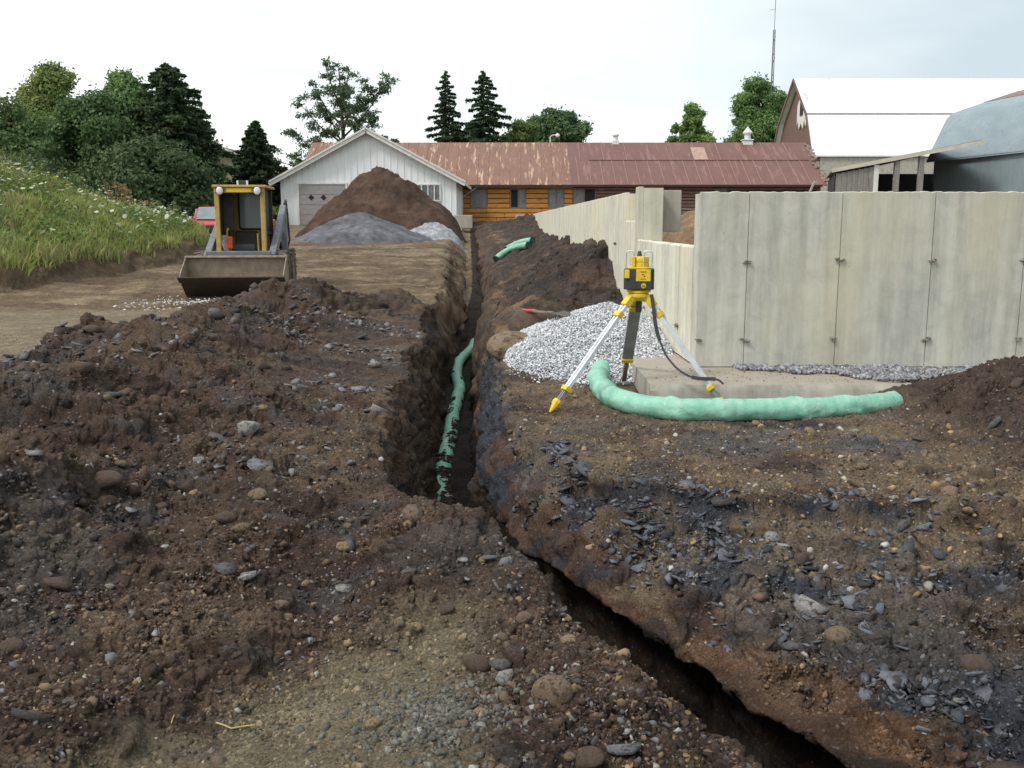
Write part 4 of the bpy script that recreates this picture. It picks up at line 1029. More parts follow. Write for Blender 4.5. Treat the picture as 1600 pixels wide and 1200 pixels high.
def glass_mat(name, col, rough=.05, mixf=.35):
    m, t, b = newmat(name); b.inputs['Base Color'].default_value = (*col, 1); b.inputs['Roughness'].default_value = rough
    tr = t.nodes.new('ShaderNodeBsdfTransparent'); tr.inputs[0].default_value = (.62,.74,.72, 1)
    mx_ = t.nodes.new('ShaderNodeMixShader'); mx_.inputs[0].default_value = mixf
    t.links.new(tr.outputs[0], mx_.inputs[1]); t.links.new(b.outputs[0], mx_.inputs[2]); t.links.new(mx_.outputs[0], t.nodes['Material Output'].inputs[0]); return m
m_cabglass = glass_mat('tinted_glass', (.46,.56,.56), .12, .7)
GL = -1.235
ld = empty('skid_steer_loader', (-4.74, 17.25, GL), R(7), label='yellow and grey skid steer loader with its muddy bucket lowered', cat='loader')
ld.scale = (.87, 1, 1)
mb = MB(); mb.bb(-.50,.50,-.60,1.20,.22,.74); mb.bb(-.46,.46,.62,1.45,.5,1.15); mb.build('chassis', m_arm, ld, bevel=.03)
mb = MB(); mb.bb(-.43,.43,1.0,1.5,1.15,1.3); mb.build('engine_cover', m_gold, ld, bevel=.04)
# cab frame
cw, y0, y1, z0, z1 = .44, -.42, .62, .72, 1.86
mb = MB()
for sx2 in (-1, 1):
    mb.bb(sx2*cw-.045, sx2*cw+.045, y0-.04, y0+.05, z0, z1-.04)
mb.bb(-cw-.045, cw+.045, y0-.05, y0+.06, z1-.12, z1-.03)
mb.build('cab_frame', m_gold, ld, bevel=.012)
mb = MB()
for sx2 in (-1, 1): mb.bb(sx2*cw-.04, sx2*cw+.04, y1-.04, y1+.04, z0, z1-.04); mb.bar((sx2*cw, y0, 1.05), (sx2*cw, y1, 1.05), .04, .05)
mb.build('rear_posts', m_int, ld, bevel=.01)
MB().bb(-cw-.07, cw+.09, y0-.09, y1+.08, z1-.03, z1+.015).build('roof', m_gold, ld, bevel=.012)
MB().bb(-.24, .24, y0-.062, y0-.05, z1-.105, z1-.045).build('roof_decal', m_yb, ld)
for sx2 in (-1, 1):
    mb = MB(); mb.cyl((sx2*.36, y0-.12, z1-.085), (sx2*.36, y0-.05, z1-.085), .075, .06, 20); l_ = mb.build('headlight', m_int, ld, smooth=True)
    mb = MB(); mb.lathe([(.066,0),(.055,.012),(.02,.02)], n=18); v = [(p[0]+sx2*.36, y0-.121-p[2]*.6, p[1]+z1-.085) for p in mb.v]; mb.v = v; mb.build('lens', m_lamp, l_, smooth=True)
mb = MB(); mb.bb(-cw+.03,-cw+.26,y1-.09,y1-.06,z0,z1-.05); mb.bb(cw-.09,cw-.03,y1-.09,y1-.06,z0,z1-.05); mb.bb(-cw+.03,cw-.03,y1-.09,y1-.06,z0,z0+.40); mb.build('rear_panel', m_gold, ld, bevel=.01)
for x_ in (-cw+.03, cw-.03): MB().bb(x_-.01,x_+.01,y0+.05,y1-.09,1.02,z1-.05).build('side_screen', m_int, ld)
mb = MB(); mb.bb(-cw+.05,-cw+.25,y0+.3,y0+.34,1.1,z1-.06); mb.build('dark_curtain', m_int, ld)
gl = MB().bb(-.19,.37,y1-.078,y1-.070,1.12,z1-.08).build('rear_window', m_cabglass, ld)
mb = MB()
mb.tube([(-.19,y1-.1,1.15),(-.19,y1-.1,1.76),(-.15,y1-.1,1.79),(.34,y1-.1,1.79),(.375,y1-.1,1.75),(.375,y1-.1,1.15),(.33,y1-.1,1.12),(-.15,y1-.1,1.12),(-.19,y1-.1,1.15)], .018, 8); mb.build('window_seal', m_int, gl, smooth=True)
mb = MB(); mb.tube([(-.20,y1+.25,1.22),(.30,y1+.25,1.22)], .10, 14); mb.tube([(.12,y1+.25,1.25),(.12,y1+.25,1.42)], .05, 10); mb.build('exhaust', m_int, ld, smooth=True)
mb = MB(); mb.box((0,.22,.92),(.46,.14,.34), Matrix.Rotation(R(-8), 3, 'X')); mb.box((0,-.02,.80),(.50,.44,.14)); mb.build('seat', m_int, ld, bevel=.05, seg=3)
MB().bb(-.33,-.20,-.30,-.22,.78,1.0).build('orange_rag', m_or, ld, bevel=.03)
mb = MB(); mb.tube([(-.3,-.25,.75),(-.3,-.3,1.08),(-.27,-.3,1.14)], .02, 8); mb.tube([(.3,-.25,.75),(.3,-.3,1.05)], .02, 8); mb.build('control_lever', m_gold, ld, smooth=True)
mb = MB(); mb.bb(-.30,-.14,1.25,1.40,1.28,2.02) ; mb.build('air_filter', m_int, ld, bevel=.02)
mb = MB(); mb.bb(-.34,-.30,1.24,1.30,1.28,2.02); mb.bb(-.14,-.10,1.24,1.30,1.28,2.02); mb.build('filter_bracket', m_stl, ld)
for sx2 in (-1, 1):
    X = sx2*.62
    mb = MB(); mb.bar((X, 1.35, 1.50), (X, -.72, .62), .13, .17); mb.bar((X, -.66, .70), (X, -.86, .34), .12, .14); mb.bar((X,1.38,1.40),(X,1.30,.5),.12,.16)
    am = mb.build('lift_arm', m_arm, ld, bevel=.015)
    mb = MB(); mb.tube([(X*1.0, 1.1, .55), (X*1.0, .25, 1.0)], .04, 10); mb.tube([(X, .35, .95), (X, -.25, .84)], .022, 8); mb.build('lift_cylinder', m_int, am, smooth=True)
    mb = MB(); mb.tube([(X+.03*sx2, 1.3, 1.58),(X+.05*sx2,1.36,1.66),(X+.06*sx2, 1.5, 1.4),(X+.09*sx2,1.48,.9),(X+.03*sx2,1.35,.7)], .025, 8); mb.build('hydraulic_hose', m_int, am, smooth=True)
mb = MB(); mb.bar((-.62,-.80,.69),(.62,-.80,.69),.10,.14); mb.build('cross_bar', m_arm, ld, bevel=.01)
# bucket
bk = empty('bucket', (0, -1.02, 0), 0); bk.parent = ld
BW = .93
prof = [(0,.66),(.03,.30),(-.04,.10),(-.16,.03),(-.62,.33)]      # back top, back, heel, lip
def bucket():
    mb = MB(); t = .02
    outer = prof; inner = [(p[0]-.025, p[1]+ (.0 if i < 2 else .03)) for i, p in enumerate(prof)]
    inner = [(-.025,.66),(.0,.31),(-.065,.125),(-.165,.062),(-.62,.352)]
    poly = outer + inner[::-1]
    for i in range(4):
        q = [outer[i], outer[i+1], inner[i+1], inner[i]]
        mb.prism(q, (-BW, BW), lambda u, v, w: (w, u, v))
    return mb.build('shell', m_bkt, bk)
bucket()
mb = MB(); mb.prism([(-.165,.026),(-.62,.326),(-.622,.32),(-.165,.018)], (-BW-.001, BW+.001), lambda u, v, w: (w, u, v)); mb.build('underside', m_bktd, bk)
for s in (-1, 1):
    mb = MB(); q = [(0,.66),(.03,.30),(-.04,.10),(-.16,.03),(-.62,.33),(-.60,.40),(-.10,.66)]
    mb.prism(q, (s*BW, s*(BW+.022)), lambda u, v, w: (w, u, v)); mb.build('side_plate', m_bkt, bk, bevel=.004)
mb = MB(); mb.bb(-BW-.03,BW+.03,-.09,.02,.655,.69); mb.build('top_lip', M('dusty_edge', (.34,.28,.22),(.22,.17,.13), 14,.8), bk, bevel=.01)
mb = MB(); mb.prism([(-.55,.275),(-.68,.36),(-.675,.375),(-.55,.30)], (-BW-.04, BW+.04), lambda u, v, w: (w, u, v)); mb.build('cutting_edge', m_bktd, bk)
# wheels
for sx2 in (-1, 1):
    for yy in (-.38, .62):
        w = empty('wheel', (sx2*.76, yy, .375), 0); w.parent = ld
        mb = MB(); pr = [(.20,-.13),(.34,-.135),(.375,-.11),(.385,0),(.375,.11),(.34,.135),(.20,.13),(.19,0)]
        n = 36; vs = []
        for k in range(n):
            an = 2*PI*k/n
            vs += [(b_, r_*math.cos(an), r_*math.sin(an)) for r_, b_ in pr]
        m_ = len(pr); fs = [(k*m_+j, k*m_+(j+1) % m_, ((k+1) % n)*m_+(j+1) % m_, ((k+1) % n)*m_+j) for k in range(n) for j in range(m_)]
        mb.add(vs, fs)
        for k in range(18):
            an = 2*PI*k/18
            for s in (-1, 1):
                a2 = an+(s*.09); p = Vector((s*.03, .372*math.cos(a2-.08), .372*math.sin(a2-.08))); q = Vector((s*.135, .375*math.cos(a2+.08), .375*math.sin(a2+.08)))
                mb.bar(p, q, .055, .035, (0, math.cos(a2), math.sin(a2)))
        mb.build('tyre', m_tyre, w)
        mb = MB(); mb.tube([(-.12*sx2*-1,0,0),(.07*sx2,0,0)], [.20,.20], 24); mb.tube([(.07*sx2,0,0),(.10*sx2,0,0)], [.09,.08], 14); mb.build('rim', m_rim, w, bevel=.01)

# ------------------------------------------------------------ red pickup behind the loader
m_carred = M('red_car_paint', (.50,.03,.035), (.42,.03,.03), 4, .3); m_carglass = M('car_glass', (.16,.20,.21), (.22,.27,.28), 3, .1)
m_chrome = M('chrome', (.7,.7,.7), (.5,.5,.5), 8, .2, .9)
tk = empty('red_pickup_truck', (-10.15, 34.0, -.86), R(6), label='red pickup truck parked behind the grass bank and the loader', cat='truck')
tk.scale = (.86, .86, .86)
mb = MB()
side = [(-2.6,.45),(-2.62,.95),(-1.3,1.10),(-.7,1.62),(.9,1.66),(1.2,1.15),(2.7,1.12),(2.7,.45)]
mb.prism(side, (-.9,.9), lambda u, v, w: (w*(1 if v < 1.2 else .82), u, v)); mb.build('body', m_carred, tk, bevel=.06)
mb = MB(); mb.prism([(-1.33,1.13),(-.76,1.59),(-.74,1.60),(-1.29,1.13)], (-.72,.72), lambda u, v, w: (w*(1 if v < 1.3 else .95), u-.02, v+.01)); mb.build('windscreen', m_carglass, tk)
for s in (-1, 1):
    mb = MB(); mb.prism([(-1.05,1.17),(-.62,1.55),(.8,1.58),(1.0,1.17)], (s*.80, s*.86), lambda u, v, w: (w, u, v)); mb.build('side_window', m_carglass, tk)
    mb = MB(); mb.box((s*1.02,-1.0,1.16),(.2,.12,.18)); mb.build('mirror', m_lamp, tk, bevel=.03)
    mb = MB(); mb.box((s*.70,-2.62,.82),(.30,.06,.18)); mb.build('headlight', m_lamp, tk, bevel=.02)
    for yy in (-1.7, 1.75):
        mb = MB(); mb.tube([(s*.68,yy,.38),(s*.92,yy,.38)], .38, 22); wh = mb.build('wheel', m_tyre, tk, bevel=.03)
        mb = MB(); mb.tube([(s*.90,yy,.38),(s*.935,yy,.38)], .2, 14); mb.build('rim', m_chrome, wh)
mb = MB(); mb.bb(-.5,.5,-2.66,-2.60,.66,.90); mb.build('grille', m_int, tk, bevel=.01)
mb = MB(); mb.bb(-.92,.92,-2.75,-2.60,.42,.58); mb.build('bumper', m_chrome, tk, bevel=.03)

# ------------------------------------------------------------ white shed
m_wmetal = M('white_painted_siding', (.80,.83,.82), (.70,.73,.73), 2, .6, stretch=(6, 6, .4))
m_wtrim = M('white_trim', (.72,.71,.68), (.60,.58,.54), 5, .6, c3=(.30,.18,.12), s3=9, lo3=.6, hi3=.72)
m_rust = None
def roof_mat(name, red, streak, amt, xs=1.0, dark=.8):
    m, t, b = newmat(name); b.inputs['Roughness'].default_value = .6; b.inputs['Metallic'].default_value = .0
    c = ramp(t, noise(t, 1.2, 6, .6), [(.3, red), (.7, tuple(q*dark for q in red))])
    st = noise(t, 2.4, 7, .7, stretch=(2.0, .25, .25))
    c = mixc(t, c, streak, ramp(t, st, [(.545, 0), (.62, amt)]))
    c = mixc(t, c, (.14,.055,.035), ramp(t, noise(t, 1.6, 8, .7, stretch=(1, .4, .4)), [(.52, 0), (.72, .7)]))
    t.links.new(c, b.inputs['Base Color']); bump(t, b, noise(t, 10, 4, .5), .1, .01); return m
m_roofL = roof_mat('rusty_streaked_roof', (.24,.12,.085), (.52,.38,.25), .9)
m_roofR = roof_mat('dull_red_roof', (.185,.085,.07), (.33,.20,.17), .45)
m_seam = M('roof_seam', (.36,.22,.19), (.28,.16,.14), 6, .6)
m_door = M('grey_garage_door', (.33,.31,.31), (.25,.235,.235), 4, .7, stretch=(1, 1, 6))
m_dark = M('dark_opening', (.015,.015,.017), (.02,.02,.02), 4, .9)
m_win = M('dusty_window_glass', (.10,.12,.13), (.20,.21,.21), 3, .25)
m_frame = M('white_window_frame', (.55,.56,.55), (.42,.42,.42), 6, .6)
sh0 = empty('white_shed', (-6.45, 44, .0), label='white gabled metal shed with a grey garage door behind the dirt pile', cat='shed')
SW = 3.95; EH = 1.95; AP = 4.05; DP = 6.2
mb = MB(); gp = [(-SW,-.3),(SW,-.3),(SW,EH),(0,AP),(-SW,EH)]
mb.prism(gp, (0, DP), lambda u, v, w: (u, w, v)); 
k = -SW+.15
while k < SW:            # siding ribs
    zt = AP-(AP-EH)*abs(k)/SW-.02; mb.bb(k-.02, k+.02, -.02, .01, -.3 if not (-3.15 < k < -.98) else 1.76, zt) if not (2.0 < k < 3.0) else (mb.bb(k-.02, k+.02, -.02, .01, -.3, .9), mb.bb(k-.02, k+.02, -.02, .01, 1.8, zt))
    k += .30
mb.build('wall', m_wmetal, sh0)
sl = math.atan2(AP-EH, SW)
for s in (-1, 1):
    mb = MB(); a_ = Vector((0, 0, AP+.06)); b_ = Vector((s*(SW+.42), 0, EH+.06-.42*math.tan(sl)))
    p = [(a_.x, -.35, a_.z),(b_.x, -.35, b_.z),(b_.x, DP, b_.z),(a_.x, DP, a_.z)]
    mb.add([(q[0], q[1], q[2]) for q in p]+[(q[0], q[1], q[2]-.05) for q in p], [(0,1,2,3),(7,6,5,4),(0,4,5,1),(1,5,6,2),(2,6,7,3),(3,7,4,0)])
    rf = mb.build('roof', m_roofL, sh0)
    mb = MB(); mb.bar((a_.x,-.37,a_.z-.10),(b_.x,-.37,b_.z-.10),.05,.17, (0,0,1)); mb.bar((a_.x,-.42,a_.z+.01),(b_.x,-.42,b_.z+.01),.05,.07); mb.build('rake_board', m_wtrim, rf)
    mb = MB(); mb.bar((b_.x,-.3,b_.z-.08),(b_.x,DP,b_.z-.08),.05,.12); mb.build('gutter', m_wtrim, rf)
gd = empty('garage_door', (-2.07, -.03, 0)); gd.parent = sh0
mb = MB()
for r_ in range(4): mb.bb(-1.05,1.05,-.03,.02,-.1+r_*.45+.01,-.1+(r_+1)*.45-.01)
mb.bb(-1.05,1.05,-.01,.02,-.1,1.70); mb.build('panels', m_door, gd)
for xx in (-.5, .05):
    mb = MB(); c0 = (xx, 1.12); q = [(c0[0]-.13,c0[1]),(c0[0],c0[1]-.13),(c0[0]+.13,c0[1]),(c0[0],c0[1]+.13)]
    mb.prism(q, (-.045,-.028), lambda u, v, w: (u, w, v)); mb.build('diamond_window', m_dark, gd)
mb = MB(); mb.bb(-1.13,-1.05,-.06,.02,-.1,1.78); mb.bb(1.05,1.13,-.06,.02,-.1,1.78); mb.bb(-1.05,1.05,-.06,.02,1.70,1.78); mb.build('door_frame', m_wtrim, gd)
def window(parent, x0, x1, z0, z1, y, panes=2, fm=None, gm=None, open_=None, name='window'):
    mb = MB(); w = .06
    mb.bb(x0,x1,y-.05,y+.02,z0,z0+w); mb.bb(x0,x1,y-.05,y+.02,z1-w,z1); mb.bb(x0,x0+w,y-.05,y+.02,z0+w,z1-w); mb.bb(x1-w,x1,y-.05,y+.02,z0+w,z1-w)
    for k in range(1, panes): xx = x0+(x1-x0)*k/panes; mb.bb(xx-.025,xx+.025,y-.045,y+.02,z0+w,z1-w)
    fr = mb.build(name, fm or m_frame, parent)
    for k in range(panes):
        a, b = x0+(x1-x0)*k/panes, x0+(x1-x0)*(k+1)/panes
        MB().bb(a+.03,b-.03,y-.012,y+.0,z0+w,z1-w).build('pane', (m_dark if open_ is not None and k == open_ else (gm or m_win)), fr)
    return fr
window(sh0, 2.1, 3.25, .95, 1.72, -.02, 4, m_wtrim)
# loose planks etc at the shed corner
tag(MB().bb(-2.55,-1.75,42.9,43.5,-.25,.33).build('concrete_block', m_conc_foot, bevel=.03), 'grey concrete block at the right corner of the white shed', 'concrete block')
tag(MB().bb(.15,.95,42.9,43.5,-.2,.35).build('concrete_block', m_conc_foot, bevel=.03), 'pale concrete block beside the far end of the side wall', 'concrete block')

# ------------------------------------------------------------ long log barn
def log_mat(name, c1, c2, c3):
    m, t, b = newmat(name); b.inputs['Roughness'].default_value = .7
    c = ramp(t, noise(t, 1.3, 5, .6, stretch=(.5, 1, 3)), [(.3, c1), (.7, c2)])
    c = mixc(t, c, c3, ramp(t, noise(t, 3, 8, .7, stretch=(.6, 1, 2.5)), [(.55, 0), (.68, .85)]))
    t.links.new(c, b.inputs['Base Color']); bump(t, b, noise(t, 14, 6, .6, stretch=(.3, 1, 2)), .4, .02); return m
m_log = log_mat('orange_logs', (.58,.27,.055), (.42,.17,.035), (.15,.06,.02))
m_logd = log_mat('weathered_planks', (.20,.13,.10), (.13,.085,.065), (.33,.28,.24))
m_chink = M('dark_gap', (.05,.03,.02), (.03,.02,.015), 5, .9)
lb = empty('log_barn', (0, 50, 0), label='long low log barn with a rusty red metal roof', cat='barn')
XL, XM, XR = -10.6, 3.2, 15.7; EZ = 1.95
mb = MB(); mb.bb(XL, XR, .10, 7.9, -.4, EZ); mb.build('inner_wall', m_chink, lb)
wins = [(-2.15,-1.25,.72,1.72),(-.1,.72,.72,1.72),(1.85,2.68,.72,1.72),(3.1,4.3,.85,1.75),(7.9,8.6,.80,1.75),(10.3,11.0,.8,1.75)]
def logs(name, xa, xb, mat, h=.245):
    mb = MB(); z = -.25; row = 0
    while z < EZ-.05:
        segs = [(xa, xb)]
        for w in wins:
            if z+h > w[2]+.02 and z < w[3]-.02:
                ns = []
                for a, b in segs:
                    if w[1] <= a or w[0] >= b: ns.append((a, b))
                    else:
                        if w[0] > a: ns.append((a, w[0]))
                        if w[1] < b: ns.append((w[1], b))
                segs = ns
        for a, b in segs:
            c = a
            while c < b-.02:
                e = min(b, c+random.uniform(1.2, 3.0)); yo = random.uniform(-.015, .015)
                mb.bb(c+.006, e-.006, -.06+yo, .10, z+.014, min(z+h-.014, EZ)); c = e
        z += h; row += 1
    return mb.build(name, mat, lb, bevel=.03, seg=2)
logs('log_wall', -2.9, XM, m_log); logs('plank_wall', XM+.003, XR, m_logd, .17)
m_wing = M('grey_plywood', (.24,.23,.23), (.17,.165,.165), 4, .8)
for i, w in enumerate(wins): window(lb, w[0], w[1], w[2], w[3], .0, 2 if i else 1, M('window_wood%d' % i, (.20,.17,.15), (.14,.11,.09), 5, .8) if i == 0 else bpy.data.materials['window_wood0'], m_wing if i in (0, 3, 4) else m_win, {1: 0, 3: 1}.get(i))
# roof slopes
RZ = 4.32
def slope(xa, xb, mat, nm):
    mb = MB(); e0 = Vector((0, -.45, EZ-.05)); r0 = Vector((0, 3.9, RZ)); bk_ = Vector((0, 8.3, EZ-.05))
    for a, b in ((e0, r0), (r0, bk_)):
        vs = [(xa,a.y,a.z),(xb,a.y,a.z),(xb,b.y,b.z),(xa,b.y,b.z)]; vs += [(x_, y_, z_-.06) for x_, y_, z_ in vs]
        mb.add(vs, [(0,1,2,3),(7,6,5,4),(0,4,5,1),(1,5,6,2),(2,6,7,3),(3,7,4,0)])
    rf = mb.build('roof', mat, lb); return rf
rfl = slope(XL-.3, 3.0, m_roofL, 'l'); rfr = slope(3.003, XR+.25, m_roofR, 'r')
def seams(parent, xa, xb, step, t0=0, t1=1, mat=None, w=.025, h=.03):
    mb = MB(); x_ = xa
    e0 = Vector((0, -.45, EZ-.05)); r0 = Vector((0, 3.9, RZ))
    while x_ < xb:
        a = e0.lerp(r0, t0); b = e0.lerp(r0, t1); mb.bar((x_, a.y, a.z+.012), (x_, b.y, b.z+.012), w, h); x_ += step
    mb.build('standing_seam', mat or m_seam, parent)
seams(rfl, XL, 2.95, .55, mat=M('rust_seam', (.20,.09,.06), (.40,.25,.18), 3, .7))
seams(rfr, 3.4, XR, .62, 0, .55); seams(rfr, 3.6, XR, 1.24, .56, 1)
mb = MB(); t_ = Vector((0, -.45, EZ-.05)).lerp(Vector((0, 3.9, RZ)), .555); mb.bar((4.0, t_.y, t_.z+.015), (XR, t_.y, t_.z+.015), .05, .02); mb.build('roof_lap', M('dark_lap_seam', (.10,.04,.035), (.14,.06,.05), 5, .7), rfr)  # dark strip along the horizontal roof seam
mb = MB(); n0 = Vector((0, -.45, EZ-.05)).lerp(Vector((0, 3.9, RZ)), .56); n1 = Vector((0, -.45, EZ-.05)).lerp(Vector((0, 3.9, RZ)), .86); mb.bar((10.0, n0.y, n0.z+.03), (10.0, n1.y, n1.z+.03), .75, .02); mb.build('roof_patch', M('pale_patch', (.45,.30,.26), (.36,.2,.17), 6, .7), rfr)
# tattered verge at the right end
mb = MB(); e0 = Vector((XR+.25, -.5, EZ-.05)); r0 = Vector((XR+.25, 3.9, RZ))
for k in range(26):
    p = e0.lerp(r0, (k+random.random())/26.5); mb.box(p+Vector((random.uniform(-.1,.15), 0, random.uniform(-.05,.08))), (random.uniform(.1,.3), random.uniform(.1,.25), random.uniform(.04,.14)), Matrix.Rotation(random.uniform(-.6,.6), 3, 'Y'))
mb.build('torn_verge', M('torn_white_boards', (.42,.36,.30), (.2,.15,.12), 6, .9), lb)
mb = MB(); mb.prism([(0,-.4),(7.9,-.4),(7.9,EZ),(3.9,RZ-.08),(0,EZ)], (XR-.12, XR+.06), lambda u, v, w: (w, u, v)); mb.build('gable_wall', m_logd, lb)
mb = MB(); mb.bb(XL-.3, XR, -.47, -.42, EZ-.17, EZ-.06); mb.build('fascia', m_chink, lb)
m_vent = M('white_vent_metal', (.72,.73,.72), (.6,.6,.6), 6, .5)
def roof_vent(x_, s, fancy):
    v = empty('roof_vent', (x_, 3.9, RZ)); v.parent = lb
    mb = MB(); mb.bb(-.30*s,.30*s,-.3*s,.3*s,-.15,.10); 
    if fancy: mb.bb(-.36*s,.36*s,-.36*s,.36*s,.10,.16)
    mb.build('curb', m_vent, v, bevel=.02)
    mb = MB(); mb.lathe([(.20*s,.10),(.20*s,.5*s),(.30*s,.55*s),(.32*s,.62*s)] + ([(.12*s,.85*s),(.02*s,1.0*s)] if fancy else [(.30*s,.70*s),(.28*s,.71*s)]), n=14); mb.build('cowl', m_vent, v)
roof_vent((957-800)/1500*54, .62, False); roof_vent((1157-800)/1500*54, .85, True)
yl = empty('roof_lamp', ((858-800)/1500*54, 3.9, RZ)); yl.parent = lb
MB().tube([(0,0,0),(0,0,.30),(.1,-.05,.38),(.30,-.05,.40)], .03, 8).build('bracket', m_vent, yl, smooth=True)
mb = MB(); mb.lathe([(.02,.12),(.10,.08),(.13,0),(.08,-.08),(.02,-.1)], (.40,-.05,.36), 14); mb.build('globe', m_vent, yl, smooth=True)
# leaning rail on the log wall
tag(MB().tube([(-2.9,49.8,1.0),(-2.2,49.7,1.5),(-1.6,49.7,1.9)], .03, 6).build('bent_pole', m_frame, smooth=True), 'thin pale bent pole leaning on the orange log wall', 'pole')

# ------------------------------------------------------------ gambrel barn with white roof
m_wroof = M('white_metal_roof', (.88,.89,.90), (.84,.85,.86), 3, .45)
m_redb = M('rusty_red_boards', (.20,.105,.085), (.13,.07,.06), 3, .8, stretch=(1, 5, .4), bmp=.2)
m_wbd = M('peeling_white_boards', (.50,.47,.42), (.34,.30,.26), 4, .8, stretch=(5, 5, .5), c3=(.18,.13,.10), s3=6)
gb = empty('gambrel_barn', (18.6, 60, 0), label='big gambrel barn with a bright white metal roof and rusty red gable', cat='barn')
pf = [(0,3.2),(0,4.2),(1.6,6.65),(4.6,8.85),(7.6,6.65),(9.2,4.2),(9.2,3.2)]   # (y, z) cross-section
pfr = [(-.15,4.05),(1.45,6.72),(4.6,9.2),(7.75,6.72),(9.35,4.05)]
BL = 30
mb = MB(); mb.prism([(0,.0),(9.2,.0),(9.2,4.1),(7.7,6.6),(4.6,9.05),(1.5,6.6),(0,4.1)], (0,.2), lambda u, v, w: (w, u, v)); mb.build('gable_wall', m_redb, gb)
mb = MB(); mb.bb(.2,BL,0,.2,.0,4.1); mb.build('front_wall', m_wbd, gb)
mb = MB(); mb.bb(.2,BL,9.0,9.2,.0,4.1); mb.build('rear_wall', m_redb, gb)
for i in range(4):
    a, b = pfr[i], pfr[i+1]; mb = MB()
    vs = [(-.35,a[0],a[1]),(BL,a[0],a[1]),(BL,b[0],b[1]),(-.35,b[0],b[1])]; vs += [(x_,y_,z_-.08) for x_, y_, z_ in vs]
    mb.add(vs, [(0,1,2,3),(7,6,5,4),(0,4,5,1),(1,5,6,2),(2,6,7,3),(3,7,4,0)])
    rf = mb.build('roof', m_wroof, gb)
    if True:
        mb = MB(); mb.bar((-.38,a[0],a[1]-.08),(-.38,b[0],b[1]-.08),.05,.2); mb.build('rake_trim', m_redb, rf)
        mb = MB(); x_ = .3
        while x_ < BL: mb.bar((x_,a[0],a[1]+.015),(x_,b[0],b[1]+.015),.03,.03); x_ += .9
        mb.build('standing_seam', m_wroof, rf)
mb = MB(); mb.bb(-.35,BL,1.36,1.46,6.60,6.70); mb.build('break_flashing', M('grey_flashing', (.35,.36,.36),(.3,.3,.3),5,.5), gb)
gw = empty('gable_window', (-.06, 3.3, 7.2)); gw.parent = gb
mb = MB(); q = [(-1.1,-.9),(-.9,-1.2),(-.6,-.8),(-.3,-1.3),(.1,-.9),(.5,-1.25),(.8,-.7),(1.0,-1.0),(1.0,.2),(.2,1.15),(-.6,.8),(-1.0,0)]
mb.prism(q, (-.05, 0.04), lambda u, v, w: (w, u, v)); mb.build('white_boards', m_wtrim, gw)
MB().bb(-.09,-.05,-.3,.3,-.45,.35).build('pane', m_dark, gw)
# ------------------------------------------------------------ blue grey arched barn
m_blue = M('blue_grey_roof', (.25,.315,.345), (.20,.26,.29), 2, .5, stretch=(1, .4, 1), c3=(.17,.21,.23), s3=5)
m_bluew = M('blue_grey_wall', (.25,.31,.34), (.20,.26,.28), 3, .7, stretch=(4, 4, .5))
m_rusty = M('rust_band', (.26,.16,.13), (.16,.12,.12), 4, .7, stretch=(1, .3, 1))
bb0 = empty('arched_barn', (17.45, 41, 0), math.atan2(-.2, 1)*0, label='blue grey barn with a curved roof at the right edge', cat='barn')
ax_ = Vector((.16, -1, 0)); BL2 = 15
ap = [(0,2.55),(.18,3.0),(.45,3.65),(.72,4.28),(.95,4.50),(2.2,4.93),(3.6,5.38),(5.2,5.75),(6.8,5.38),(8.2,4.93),(9.45,4.50),(9.68,4.28),(9.95,3.65),(10.22,3.0),(10.4,2.55)]
def arch(idx0, idx1, nm, mat, lift=0, parent=bb0):
    mb = MB(); pts = ap[idx0:idx1]; vs = []
    for w in (-.3, BL2):
        for q in (0, -.06):
            vs += [(u+ax_.x*w, ax_.y*w, v+lift+q) for u, v in pts]
    n = len(pts); fs = []
    for i in range(n-1): fs += [(i, i+1, 2*n+i+1, 2*n+i), (n+i, 3*n+i, 3*n+i+1, n+i+1), (i, n+i, n+i+1, i+1), (2*n+i, 2*n+i+1, 3*n+i+1, 3*n+i)]
    mb.add(vs, fs); return mb.build(nm, mat, parent, smooth=True)
rf = arch(0, 15, 'roof', m_blue)
arch(5, 7, 'rust_band', m_rusty, .015, rf)
mb = MB(); vs = [(u+ax_.x*w, ax_.y*w, v) for w in (0, .15) for u, v in [(0.15,-.3),(10.2,-.3)]+[(min(max(u,.15),10.2), v-.08) for u, v in ap[::-1]]]
n = len(ap)+2; mb.add(vs, [tuple(range(n)), tuple(range(2*n-1, n-1, -1))]+[(i, (i+1) % n, (i+1) % n+n, i+n) for i in range(n)]); mb.build('gable_wall', m_bluew, bb0)
mb = MB(); vs = []
for w in (0, BL2): vs += [(.15+ax_.x*w, ax_.y*w, -.3), (.15+ax_.x*w, ax_.y*w, 2.55), (.35+ax_.x*w, ax_.y*w, 2.55), (.35+ax_.x*w, ax_.y*w, -.3)]
mb.add(vs, [(0,1,2,3),(4,5,6,7),(0,1,5,4),(1,2,6,5),(2,3,7,6),(3,0,4,7)]); mb.build('side_wall', m_bluew, bb0)
w = 6.1; MB().box((.13+ax_.x*w, -w, 1.15), (.08, .6, .55)).build('window', m_dark, bb0)
